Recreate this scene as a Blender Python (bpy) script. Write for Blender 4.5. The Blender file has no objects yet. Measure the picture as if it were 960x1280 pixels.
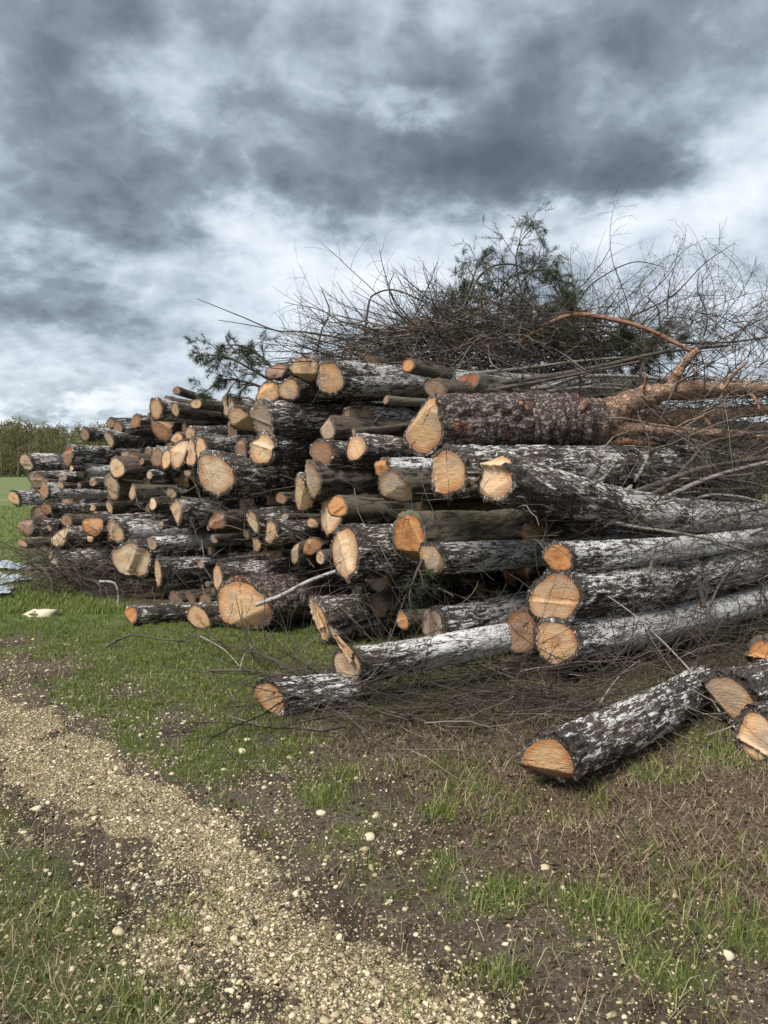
import bpy, math, random
import numpy as np
from mathutils import Vector, Matrix

R_ = math.radians
sc = bpy.context.scene
col = sc.collection
rng = np.random.default_rng(11)
random.seed(5)

# ------------------------------------------------------------------ camera
CAM_H, FPX, HOR = 1.55, 940.0, 588.0            # eye height, focal length and horizon row of the 960x1280 frame
PIT = math.atan((640.0 - HOR) / FPX)
cam_d = bpy.data.cameras.new("camera")
cam_d.sensor_fit = 'VERTICAL'; cam_d.sensor_height = 36.0
cam_d.lens = FPX / 1280.0 * 36.0
cam_d.clip_start = 0.05; cam_d.clip_end = 3000
cam = bpy.data.objects.new("camera", cam_d); col.objects.link(cam)
cam.location = (0, 0, CAM_H); cam.rotation_euler = (math.pi / 2 - PIT, 0, 0)
sc.camera = cam

# ------------------------------------------------------------------ light and exposure
SUN_AZ, SUN_EL = R_(222), R_(50)                # azimuth clockwise from +Y: behind the viewer, to the side
sun_d = bpy.data.lights.new("sun", 'SUN'); sun_d.energy = 1.5; sun_d.angle = R_(22); sun_d.color = (1, .965, .92)
sun = bpy.data.objects.new("sun", sun_d); col.objects.link(sun)
sdir = Vector((math.sin(SUN_AZ) * math.cos(SUN_EL), math.cos(SUN_AZ) * math.cos(SUN_EL), math.sin(SUN_EL)))
sun.rotation_euler = sdir.to_track_quat('Z', 'Y').to_euler()
sc.view_settings.view_transform = 'Standard'; sc.view_settings.look = 'None'
sc.view_settings.gamma = 1; sc.view_settings.use_curve_mapping = False
sc.view_settings.exposure = 1.82
sc.cycles.max_bounces = 5; sc.cycles.diffuse_bounces = 3; sc.cycles.transmission_bounces = 2; sc.cycles.glossy_bounces = 2

def pix_dir(px, py):
    x = (px - 480) / FPX; y = (640 - py) / FPX
    cp, sp = math.cos(PIT), math.sin(PIT)
    return Vector((x, cp + y * sp, -sp + y * cp))
def at(px, py, d):                              # point at forward distance d (metres along +Y)
    v = pix_dir(px, py); t = d / v.y
    return Vector((v.x * t, d, CAM_H + v.z * t))
def ground_at(px, py):
    v = pix_dir(px, py); t = -CAM_H / v.z
    return Vector((v.x * t, v.y * t, 0))

# ------------------------------------------------------------------ world: broken overcast
world = bpy.data.worlds.new("World"); sc.world = world; world.use_nodes = True
nt = world.node_tree; nt.nodes.clear()
def N(tree, typ, **kw):
    n = tree.nodes.new(typ)
    for k, v in kw.items():
        if k.startswith('i_'):
            key = k[2:]
            n.inputs[int(key) if key.isdigit() else key.replace('_', ' ')].default_value = v
        else: setattr(n, k, v)
    return n
def L(tree, a, b): tree.links.new(a, b)
def M_(tree, op, a, b=None, c=None, clamp=False):
    n = tree.nodes.new('ShaderNodeMath'); n.operation = op; n.use_clamp = clamp
    for i, v in enumerate((a, b, c)):
        if v is None: continue
        if isinstance(v, (int, float)): n.inputs[i].default_value = v
        else: tree.links.new(v, n.inputs[i])
    return n.outputs[0]
def VM(tree, op, a, b=None):
    n = tree.nodes.new('ShaderNodeVectorMath'); n.operation = op
    for i, v in enumerate((a, b)):
        if v is None: continue
        if isinstance(v, (tuple, list)): n.inputs[i].default_value = v
        else: tree.links.new(v, n.inputs[i])
    return n.outputs['Value'] if op == 'LENGTH' else n.outputs[0]
def ramp(tree, fac, stops, interp='LINEAR'):
    n = tree.nodes.new('ShaderNodeValToRGB'); n.color_ramp.interpolation = interp
    e = n.color_ramp.elements
    while len(e) < len(stops): e.new(0.5)
    for el, (p, c) in zip(e, stops):
        el.position = p; el.color = (c[0], c[1], c[2], 1) if not isinstance(c, (int, float)) else (c, c, c, 1)
    if fac is not None: tree.links.new(fac, n.inputs[0])
    return n.outputs[0]
def mix(tree, fac, a, b, blend='MIX'):
    n = tree.nodes.new('ShaderNodeMix'); n.data_type = 'RGBA'; n.blend_type = blend
    for i, v in ((0, fac), (6, a), (7, b)):
        if isinstance(v, (int, float)): n.inputs[i].default_value = v
        elif isinstance(v, tuple): n.inputs[i].default_value = (v[0], v[1], v[2], 1)
        else: tree.links.new(v, n.inputs[i])
    return n.outputs[2]
def noise(tree, vec, scale, detail=4, rough=.55, dist=0.0, out=0):
    n = tree.nodes.new('ShaderNodeTexNoise'); n.inputs['Scale'].default_value = scale
    n.inputs['Detail'].default_value = detail; n.inputs['Roughness'].default_value = rough
    n.inputs['Distortion'].default_value = dist
    tree.links.new(vec, n.inputs['Vector']); return n.outputs[out]

SKY_BLOBS = [   # picture position, half size, weight (+ bright gap, - dark cloud belly)
    (420, 165, 230, 75, -.27), (60, 120, 170, 150, -.24), (780, 60, 330, 105, -.22), (770, 195, 160, 55, -.24), (620, 225, 240, 50, -.20),
    (40, 382, 90, 32, -.26), (60, 260, 170, 70, -.12), (240, 15, 260, 40, -.12), (230, 210, 170, 50, -.08),
    (225, 85, 85, 60, .20), (520, 118, 60, 22, .26), (450, 55, 90, 55, .12), (360, 300, 90, 55, .28), (430, 375, 160, 65, .20),
    (800, 268, 210, 45, .27), (930, 165, 80, 45, .20), (900, 335, 120, 60, .16), (560, 310, 130, 50, .12), (130, 330, 90, 25, .12),
    (60, 524, 130, 16, .34), (160, 440, 190, 40, .03), (70, 497, 160, 18, -.06),
]
tc = N(nt, 'ShaderNodeTexCoord')
sep = N(nt, 'ShaderNodeSeparateXYZ'); L(nt, tc.outputs['Generated'], sep.inputs[0])
den = M_(nt, 'ADD', M_(nt, 'MAXIMUM', sep.outputs[2], 0.0), 0.42)
uv = N(nt, 'ShaderNodeCombineXYZ')
L(nt, M_(nt, 'DIVIDE', sep.outputs[0], den), uv.inputs[0]); L(nt, M_(nt, 'DIVIDE', sep.outputs[1], den), uv.inputs[1])
uvv = VM(nt, 'ADD', uv.outputs[0], (3.1, 7.7, 0))
big = noise(nt, uvv, 1.9, 2, .5, .3)
p1 = noise(nt, uvv, 4.6, 7, .58, .15); p2 = noise(nt, VM(nt, 'ADD', uvv, (11.3, 4.1, 2.0)), 7.5, 5, .5, .1)
bil = M_(nt, 'SUBTRACT', 1.0, M_(nt, 'MULTIPLY', M_(nt, 'ABSOLUTE', M_(nt, 'SUBTRACT', p2, .5)), 3.2))     # rounded billows
puff = M_(nt, 'ADD', M_(nt, 'MULTIPLY', p1, .78), M_(nt, 'MULTIPLY', bil, .24))
fine = noise(nt, uvv, 17., 4, .55, .1)
az = M_(nt, 'ARCTAN2', sep.outputs[0], sep.outputs[1]); el = M_(nt, 'ARCSINE', sep.outputs[2])
ae = N(nt, 'ShaderNodeCombineXYZ'); L(nt, az, ae.inputs[0]); L(nt, el, ae.inputs[1])
wn = N(nt, 'ShaderNodeTexNoise'); wn.inputs['Scale'].default_value = 4.5; wn.inputs['Detail'].default_value = 5; wn.inputs['Roughness'].default_value = .62
L(nt, uvv, wn.inputs['Vector'])
warp = VM(nt, 'MULTIPLY', VM(nt, 'SUBTRACT', wn.outputs['Color'], (.5, .5, .5)), (.32, .18, 0))
aew = VM(nt, 'ADD', ae.outputs[0], warp)
tot = M_(nt, 'ADD', M_(nt, 'MULTIPLY', big, .40), M_(nt, 'MULTIPLY', puff, .95))
tot = M_(nt, 'ADD', tot, M_(nt, 'MULTIPLY', fine, .17))
tot = M_(nt, 'SUBTRACT', tot, 0.245)
for (bx, by, rx, ry, amp) in SKY_BLOBS:
    v = pix_dir(bx, by).normalized()
    a0 = math.atan2(v.x, v.y); e0 = math.asin(v.z)
    q = VM(nt, 'MULTIPLY', VM(nt, 'SUBTRACT', aew, (a0, e0, 0)), (FPX / rx / 1.5, FPX / ry / 1.5, 0))
    mr = N(nt, 'ShaderNodeMapRange'); mr.interpolation_type = 'SMOOTHSTEP'
    mr.inputs['From Min'].default_value = 0; mr.inputs['From Max'].default_value = 1
    mr.inputs['To Min'].default_value = amp; mr.inputs['To Max'].default_value = 0
    L(nt, VM(nt, 'LENGTH', q), mr.inputs['Value'])
    tot = M_(nt, 'ADD', tot, mr.outputs[0])
cl = ramp(nt, tot, [(.06, (.030, .035, .041)), (.26, (.050, .058, .067)), (.41, (.082, .096, .111)), (.54, (.136, .156, .177)), (.70, (.205, .226, .248)), (.95, (.285, .298, .312))])
sky = N(nt, 'ShaderNodeTexSky'); sky.sky_type = 'NISHITA'; sky.sun_disc = False
sky.sun_elevation = SUN_EL; sky.sun_rotation = SUN_AZ
skyc = mix(nt, 1.0, sky.outputs[0], (.06, .06, .06), 'MULTIPLY')
wcol = mix(nt, .93, skyc, cl)
bg = N(nt, 'ShaderNodeBackground'); L(nt, wcol, bg.inputs[0]); bg.inputs[1].default_value = 1.0
wo = N(nt, 'ShaderNodeOutputWorld'); L(nt, bg.outputs[0], wo.inputs[0])

# ------------------------------------------------------------------ numpy noise and mesh helpers
def _h(ix, iy, iz, seed):
    h = (ix.astype(np.int64) * 374761393 + iy.astype(np.int64) * 668265263 + iz.astype(np.int64) * 2147483647 + seed * 974634539) & 0xffffffff
    h = ((h ^ (h >> 13)) * 1274126177) & 0xffffffff
    h = ((h ^ (h >> 16)) * 2246822519) & 0xffffffff
    return ((h ^ (h >> 15)) & 0xffffff) / float(0xffffff)
def vn(p, seed=0):
    p = np.asarray(p, float); f = np.floor(p); t = p - f; t = t * t * (3 - 2 * t)
    i = f.astype(np.int64); r = 0
    for a in (0, 1):
        for b in (0, 1):
            for c in (0, 1):
                w = (t[:, 0] if a else 1 - t[:, 0]) * (t[:, 1] if b else 1 - t[:, 1]) * (t[:, 2] if c else 1 - t[:, 2])
                r = r + w * _h(i[:, 0] + a, i[:, 1] + b, i[:, 2] + c, seed)
    return r
def fbm(p, o=3, seed=0):
    s, a, tot = 0, 1, 0
    for k in range(o):
        s = s + a * vn(p * (2.03 ** k) + 17.3 * k, seed + k); tot += a; a *= .5
    return s / tot
def vn2(x, y, sc_, seed=0, o=3):
    return fbm(np.stack([np.ravel(x) * sc_, np.ravel(y) * sc_, np.full(np.size(x), .5)], 1), o, seed)
def sstep(a, b, x):
    t = np.clip((x - a) / (b - a), 0, 1); return t * t * (3 - 2 * t)

def mesh_np(name, V, Fs, attrs=None, smooth=True, mat_idx=None):
    """V (n,3); Fs list of int arrays (m,k)."""
    me = bpy.data.meshes.new(name)
    Fs = [np.asarray(f, np.int32) for f in Fs if len(f)]
    me.vertices.add(len(V)); me.vertices.foreach_set('co', np.asarray(V, np.float32).ravel())
    nl = sum(f.size for f in Fs); npoly = sum(len(f) for f in Fs)
    me.loops.add(nl); me.polygons.add(npoly)
    me.loops.foreach_set('vertex_index', np.concatenate([f.ravel() for f in Fs]))
    tot_ = np.concatenate([np.full(len(f), f.shape[1], np.int32) for f in Fs])
    me.polygons.foreach_set('loop_start', np.concatenate([[0], np.cumsum(tot_)[:-1]]).astype(np.int32))
    if mat_idx is not None: me.polygons.foreach_set('material_index', np.asarray(mat_idx, np.int32))
    me.update(calc_edges=True)
    if smooth: me.polygons.foreach_set('use_smooth', np.ones(npoly, bool))
    for k, v in (attrs or {}).items():
        v = np.asarray(v, np.float32)
        a = me.attributes.new(k, 'FLOAT', 'POINT'); a.data.foreach_set('value', v.ravel())
    return me
def link(name, me, mats=(), parent=None):
    o = bpy.data.objects.new(name, me); col.objects.link(o)
    if me is not None:
        if len(me.materials) == 0:
            for m in (mats if isinstance(mats, (list, tuple)) else [mats]): me.materials.append(m)
    if parent is not None: o.parent = parent
    return o
def tag(o, label=None, cat=None, group=None, kind=None):
    for k, v in (('label', label), ('category', cat), ('group', group), ('kind', kind)):
        if v: o[k] = v
    return o

def tubes(P, Rr, sides=3):
    """P (n,k,3) centre lines, Rr (n,k) radii -> verts, quads."""
    n, k, _ = P.shape
    T = np.gradient(P, axis=1); T /= np.linalg.norm(T, axis=2, keepdims=True) + 1e-9
    ref = np.where(np.abs(T[:, :, 2:3]) > .9, np.array([1., 0, 0]), np.array([0, 0, 1.]))
    U = np.cross(T, ref); U /= np.linalg.norm(U, axis=2, keepdims=True) + 1e-9
    W = np.cross(T, U)
    ang = np.arange(sides) / sides * 2 * np.pi
    V = P[:, :, None, :] + Rr[:, :, None, None] * (U[:, :, None, :] * np.cos(ang)[None, None, :, None] + W[:, :, None, :] * np.sin(ang)[None, None, :, None])
    idx = np.arange(n * k * sides).reshape(n, k, sides)
    a = idx[:, :-1, :]; b = idx[:, 1:, :]
    a2 = np.roll(a, -1, 2); b2 = np.roll(b, -1, 2)
    F = np.stack([a, a2, b2, b], -1).reshape(-1, 4)
    return V.reshape(-1, 3), F
def unit(v): return v / (np.linalg.norm(v, axis=-1, keepdims=True) + 1e-9)
def grow(S, D, Ln, k=7, curl=.25, grav=0.0, r=None):
    """integrate wandering paths from starts S (n,3) along D (n,3) with lengths Ln (n)"""
    n = len(S); r = r or rng
    P = np.zeros((n, k, 3)); P[:, 0] = S; d = unit(D.copy())
    bias = r.normal(size=(n, 3)) * curl * .5
    for i in range(1, k):
        d = unit(d + bias + r.normal(size=(n, 3)) * curl * .6 + np.array([0, 0, -grav]))
        P[:, i] = P[:, i - 1] + d * (Ln / (k - 1))[:, None]
    return P
def kids(P, Rr, m, lmin, lmax, k=5, spread=.9, curl=.25, grav=0., r=None, t0=.15):
    """side twigs on each path"""
    r = r or rng; n, kk, _ = P.shape
    pi = np.repeat(np.arange(n), m); t = r.uniform(t0, .97, n * m) * (kk - 1)
    i0 = np.minimum(t.astype(int), kk - 2); f = (t - i0)[:, None]
    S = P[pi, i0] * (1 - f) + P[pi, i0 + 1] * f
    T = unit(P[pi, i0 + 1] - P[pi, i0])
    D = unit(T + r.normal(size=T.shape) * spread)
    seglen = np.linalg.norm(P[:, -1] - P[:, 0], axis=1)[pi]
    Ln = seglen * r.uniform(lmin, lmax, n * m) * (1.1 - .6 * t / (kk - 1))
    Q = grow(S, D, Ln, k, curl, grav, r)
    r0 = (Rr[pi, i0] * (1 - f[:, 0]) + Rr[pi, i0 + 1] * f[:, 0]) * .6
    return Q, r0[:, None] * np.linspace(1, .35, k)[None]
def join(parts):
    Vs, Fs, off = [], [], 0
    for V, F in parts:
        Vs.append(V); Fs.append(F + off); off += len(V)
    return np.concatenate(Vs), np.concatenate(Fs)

# ------------------------------------------------------------------ materials
def new_mat(name):
    m = bpy.data.materials.new(name); m.use_nodes = True
    t = m.node_tree; b = t.nodes['Principled BSDF']; b.inputs['Roughness'].default_value = .85
    b.inputs['Specular IOR Level'].default_value = .25
    return m, t, b
def obj_vec(t, scale=(1, 1, 1), rnd=True):
    c = N(t, 'ShaderNodeTexCoord'); v = c.outputs['Object']
    if rnd:
        oi = N(t, 'ShaderNodeObjectInfo')
        v = VM(t, 'ADD', v, VM(t, 'MULTIPLY', cmb(t, oi.outputs['Random']), (37., 53., 71.)))
    return VM(t, 'MULTIPLY', v, scale)
def cmb(t, f):
    n = N(t, 'ShaderNodeCombineXYZ')
    for i in range(3): L(t, f, n.inputs[i])
    return n.outputs[0]
def attr(t, name):
    n = N(t, 'ShaderNodeAttribute'); n.attribute_name = name; return n.outputs['Fac']
def bump(t, b, h, strength, dist):
    n = N(t, 'ShaderNodeBump'); n.inputs['Strength'].default_value = strength; n.inputs['Distance'].default_value = dist
    L(t, h, n.inputs['Height']); L(t, n.outputs[0], b.inputs['Normal'])
def thr(t, v, a, b_):
    n = N(t, 'ShaderNodeMapRange'); n.interpolation_type = 'SMOOTHSTEP'
    for k, x in (('From Min', a), ('From Max', b_)):
        if isinstance(x, (int, float)): n.inputs[k].default_value = x
        else: L(t, x, n.inputs[k])
    L(t, v, n.inputs['Value']); return n.outputs[0]

def mat_birch():
    m, t, b = new_mat('birch_bark')
    v1 = obj_vec(t, (8, 44, 44)); v2 = obj_vec(t, (26, 6, 6)); v3 = obj_vec(t, (1, 1, 1))
    wh = attr(t, 'white'); rid = attr(t, 'ridge')
    n1 = noise(t, v1, 1.0, 6, .68, .9); n2 = noise(t, v2, 1.0, 3, .6, .3); n3 = noise(t, v3, 55, 4, .65); n4 = noise(t, v3, 3.2, 3, .55)
    dark = mix(t, thr(t, n3, .3, .7), (.012, .010, .009), (.125, .100, .082))
    dark = mix(t, thr(t, n4, .42, .66), dark, mix(t, n3, (.05, .036, .026), (.17, .125, .088)))
    # flecks of white outer bark left on the ridges
    lo = M_(t, 'SUBTRACT', .645, M_(t, 'MULTIPLY', wh, .33)); hi = M_(t, 'ADD', lo, .035)
    f = M_(t, 'ADD', n1, M_(t, 'MULTIPLY', M_(t, 'SUBTRACT', n4, .5), .45))
    f = M_(t, 'ADD', f, M_(t, 'MULTIPLY', M_(t, 'SUBTRACT', rid, .5), .20))
    nfis = noise(t, obj_vec(t, (6, 19, 19)), 1.0, 4, .6, 1.2)
    fis = thr(t, M_(t, 'ABSOLUTE', M_(t, 'SUBTRACT', nfis, .5)), .006, .022)
    flk = M_(t, 'MULTIPLY', thr(t, f, lo, hi), fis)
    white = mix(t, n3, (.52, .50, .48), (.80, .785, .76))
    white = mix(t, thr(t, n4, .45, .8), white, (.44, .40, .36))
    # smooth upper bark with cross bands
    band = M_(t, 'MAXIMUM', thr(t, n2, .585, .635), M_(t, 'MULTIPLY', M_(t, 'SUBTRACT', 1.0, fis), .35))
    band = M_(t, 'MAXIMUM', band, thr(t, noise(t, obj_vec(t, (9, 13, 13)), 1, 4, .6, .8), .62, .66))
    sm = mix(t, M_(t, 'MULTIPLY', band, .85), white, (.05, .042, .038))
    c = mix(t, flk, dark, white)
    c = mix(t, thr(t, M_(t, 'ADD', wh, M_(t, 'MULTIPLY', M_(t, 'SUBTRACT', n4, .5), 1.2)), .58, .76), c, sm)
    L(t, c, b.inputs['Base Color'])
    h = M_(t, 'ADD', M_(t, 'MULTIPLY', fis, .7), M_(t, 'MULTIPLY', n3, .35))
    h = M_(t, 'ADD', h, M_(t, 'MULTIPLY', n1, .6))
    bump(t, b, h, 1.0, .024)
    return m
def mat_pine():
    m, t, b = new_mat('pine_bark')
    v = obj_vec(t, (7, 24, 24)); v3 = obj_vec(t); up = attr(t, 'white')
    n1 = noise(t, v, 1, 4, .6, .4); n3 = noise(t, v3, 45, 4, .65); n4 = noise(t, v3, 4, 3, .6)
    vor = N(t, 'ShaderNodeTexVoronoi'); vor.feature = 'DISTANCE_TO_EDGE'
    vor.inputs['Scale'].default_value = 1
    L(t, VM(t, 'ADD', v, VM(t, 'MULTIPLY', noise(t, v3, 14, 4, .65, 0, 1), (2.6, 3.4, 3.4))), vor.inputs['Vector'])
    plate = M_(t, 'MULTIPLY', thr(t, vor.outputs[0], .0, .20), M_(t, 'ADD', .45, M_(t, 'MULTIPLY', n1, .9)), clamp=True)
    low = mix(t, n3, (.12, .092, .078), (.37, .30, .26))
    low = mix(t, thr(t, n4, .56, .68), low, (.30, .13, .075))
    low = mix(t, plate, (.055, .036, .030), low)
    hi = mix(t, n3, (.34, .19, .12), (.58, .37, .25)); hi = mix(t, thr(t, n1, .52, .60), hi, (.25, .18, .14)); hi = mix(t, M_(t, 'MULTIPLY', M_(t, 'SUBTRACT', 1.0, thr(t, vor.outputs[0], .0, .10)), .6), hi, (.16, .09, .06))
    c = mix(t, thr(t, M_(t, 'ADD', up, M_(t, 'MULTIPLY', M_(t, 'SUBTRACT', n4, .5), .6)), .35, .75), low, hi)
    L(t, c, b.inputs['Base Color'])
    bump(t, b, M_(t, 'ADD', plate, M_(t, 'MULTIPLY', n3, .7)), 1.0, .02)
    return m
def mat_plain(name, c0, c1, c2, scale=(6, 30, 30), bs=1.0, bd=.018):
    m, t, b = new_mat(name)
    v = obj_vec(t, scale); v3 = obj_vec(t)
    n1 = noise(t, v, 1, 5, .6, .5); n3 = noise(t, v3, 50, 4, .65); n4 = noise(t, v3, 5, 3, .6)
    c = mix(t, n3, c0, c1); c = mix(t, thr(t, n4, .5, .7), c, c2); c = mix(t, thr(t, n1, .35, .5), tuple(x * .45 for x in c0), c)
    L(t, c, b.inputs['Base Color']); bump(t, b, M_(t, 'ADD', n1, M_(t, 'MULTIPLY', n3, .4)), bs, bd)
    return m
def n_(t, v): return noise(t, v, 40, 4, .65)
def mat_wood():
    m, t, b = new_mat('cut_wood')
    oi = N(t, 'ShaderNodeObjectInfo'); base = oi.outputs['Color']; rnd = oi.outputs['Random']
    v3 = obj_vec(t); rad = attr(t, 'rad'); ridge = attr(t, 'ridge')
    nb = noise(t, v3, 9, 3, .6); nf = noise(t, v3, 120, 3, .7); nm = noise(t, v3, 28, 4, .65)
    saw = noise(t, obj_vec(t, (30, 16, 150)), 1, 3, .6, .2)
    rings = M_(t, 'SINE', M_(t, 'ADD', M_(t, 'MULTIPLY', rad, 62.), M_(t, 'MULTIPLY', nb, 9.)))
    c = mix(t, M_(t, 'MULTIPLY', M_(t, 'ADD', M_(t, 'MULTIPLY', rings, .5), .5), .30), base, mix(t, 1., base, (.62, .50, .40), 'MULTIPLY'))
    c = mix(t, thr(t, nb, .35, .75), c, mix(t, 1., c, (1.12, .90, .70), 'MULTIPLY'))
    # redder heart on some, redder rim on others
    hz = M_(t, 'ADD', rad, M_(t, 'MULTIPLY', M_(t, 'SUBTRACT', nb, .5), .5))
    heart = M_(t, 'MULTIPLY', M_(t, 'SUBTRACT', 1.0, thr(t, hz, .18, .42)), thr(t, rnd, .35, .9))
    c = mix(t, M_(t, 'MULTIPLY', heart, .7), c, mix(t, 1., base, (.66, .45, .33), 'MULTIPLY'))
    rim = thr(t, hz, M_(t, 'ADD', .55, M_(t, 'MULTIPLY', rnd, .28)), 1.02)
    c = mix(t, M_(t, 'MULTIPLY', rim, .85), c, mix(t, 1., base, (.66, .40, .25), 'MULTIPLY'))
    c = mix(t, M_(t, 'MULTIPLY', thr(t, saw, .47, .66), .30), c, mix(t, 1., base, (.62, .52, .44), 'MULTIPLY'))
    c = mix(t, M_(t, 'MULTIPLY', thr(t, nm, .56, .72), .5), c, (.17, .115, .075))
    wthr = M_(t, 'MULTIPLY', thr(t, noise(t, v3, 5, 4, .65), .44, .66), thr(t, M_(t, 'FRACT', M_(t, 'MULTIPLY', rnd, 7.31)), .1, .8))
    c = mix(t, M_(t, 'MULTIPLY', wthr, .65), c, mix(t, n_(t, v3), (.16, .13, .105), (.36, .30, .235)))
    c = mix(t, M_(t, 'MULTIPLY', ridge, M_(t, 'MULTIPLY', thr(t, nm, .35, .65), .7)), c, mix(t, .35, base, (.78, .62, .40)))
    # drying cracks
    so = N(t, 'ShaderNodeSeparateXYZ'); cc = N(t, 'ShaderNodeTexCoord'); L(t, cc.outputs['Object'], so.inputs[0])
    ang = M_(t, 'ADD', M_(t, 'ARCTAN2', so.outputs[1], so.outputs[2]), M_(t, 'MULTIPLY', nb, .8))
    ck = M_(t, 'ABSOLUTE', M_(t, 'SINE', M_(t, 'ADD', M_(t, 'MULTIPLY', ang, 1.0), M_(t, 'MULTIPLY', rnd, 40.))))
    ck = M_(t, 'MULTIPLY', ck, M_(t, 'ADD', rad, .05))
    crack = M_(t, 'MULTIPLY', M_(t, 'SUBTRACT', 1.0, thr(t, ck, .006, .020)), thr(t, nb, .44, .52))
    c = mix(t, M_(t, 'MULTIPLY', crack, .9), c, (.05, .03, .018))
    L(t, c, b.inputs['Base Color'])
    bump(t, b, M_(t, 'ADD', M_(t, 'ADD', saw, M_(t, 'MULTIPLY', nf, .5)), M_(t, 'MULTIPLY', crack, -2.0)), .8, .009)
    b.inputs['Roughness'].default_value = .8
    return m
def mat_tint(name, a, b_, c=None, rough=.8, trans=0., at_name='tint'):
    """colour varies piece by piece through the attribute 'tint'"""
    m, t, b = new_mat(name); b.inputs['Roughness'].default_value = rough
    f = attr(t, at_name)
    stops = [(0, a), (1, b_)] if c is None else [(0, a), (.5, b_), (1, c)]
    cc = ramp(t, f, stops)
    v = obj_vec(t, rnd=False); n3 = noise(t, v, 60, 3, .6)
    cc = mix(t, .35, cc, mix(t, 1., cc, ramp(t, n3, [(.3, .45), (.7, 1.3)]), 'MULTIPLY'))
    L(t, cc, b.inputs['Base Color'])
    if trans:
        tr = N(t, 'ShaderNodeBsdfTranslucent'); L(t, cc, tr.inputs[0])
        ms = N(t, 'ShaderNodeMixShader'); ms.inputs[0].default_value = trans
        out = t.nodes['Material Output']; L(t, b.outputs[0], ms.inputs[1]); L(t, tr.outputs[0], ms.inputs[2]); L(t, ms.outputs[0], out.inputs[0])
    return m
BIRCH = mat_birch(); PINE = mat_pine(); WOOD = mat_wood()
DARK = mat_plain('dark_bark', (.042, .032, .026), (.165, .128, .10), (.11, .098, .066))
GREY = mat_plain('grey_green_bark', (.055, .046, .034), (.19, .16, .12), (.11, .112, .065), (4, 14, 14), .8, .012)
LIMB = mat_plain('limb_bark', (.045, .036, .030), (.15, .12, .10), (.10, .085, .07), (8, 40, 40), .5, .004)
PALELIMB = mat_plain('pale_limb_bark', (.13, .11, .09), (.36, .32, .27), (.24, .20, .16), (8, 40, 40), .5, .004)
PINELIMB = mat_plain('pine_limb_bark', (.15, .075, .045), (.36, .20, .12), (.24, .15, .105), (9, 30, 30), .6, .006)
BIRCHLIMB = mat_plain('birch_limb_bark', (.20, .18, .16), (.52, .49, .46), (.30, .27, .24), (20, 30, 30), .4, .004)
TWIG = mat_tint('twig_bark', (.028, .021, .017), (.085, .066, .052), (.21, .17, .13))
TWIGP = mat_tint('dry_twig', (.06, .048, .038), (.17, .135, .105), (.36, .30, .23))
NEEDLE = mat_tint('pine_needles', (.022, .038, .018), (.048, .075, .032), (.12, .145, .065), .6, .2)
GRASS = mat_tint('grass_blade', (.085, .115, .028), (.185, .235, .055), (.36, .37, .13), .55, .35)
STRAW = mat_tint('dry_grass', (.13, .100, .055), (.33, .265, .15), (.58, .49, .30), .7, .2)
LEAF = mat_tint('leaf_litter', (.028, .018, .012), (.085, .054, .035), (.23, .155, .10), .8)
STONE = mat_tint('limestone', (.16, .125, .072), (.43, .345, .20), (.70, .61, .43), .85)

# ------------------------------------------------------------------ ground
TP = np.array([-.14, 2.2]); TT = np.array([-.677, .736]); TN = np.array([.736, .677])
def sa(x, y):
    dx = x - TP[0]; dy = y - TP[1]
    return dx * TN[0] + dy * TN[1], dx * TT[0] + dy * TT[1]
def tuft(x, y, px, py, r):
    g = ground_at(px, py); return np.exp(-((x - g.x) ** 2 + (y - g.y) ** 2) / (r * r))
def gz(x, y):
    shp = np.shape(x); x = np.ravel(x); y = np.ravel(y)
    s, a = sa(x, y)
    near = 1 - sstep(12, 30, np.hypot(x, y))
    z = (vn2(x, y, 1.1, 5) - .5) * .07 + (vn2(x, y, 5.0, 6) - .5) * .028 + (vn2(x, y, 17., 7, 2) - .5) * .012
    z = z - .035 * np.exp(-(s / .38) ** 2)
    g = ground_at(715, 1010); z = z - .10 * np.exp(-(((x - g.x) / .17) ** 2 + ((y - g.y) / .13) ** 2))
    return (z * near).reshape(shp)
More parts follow.
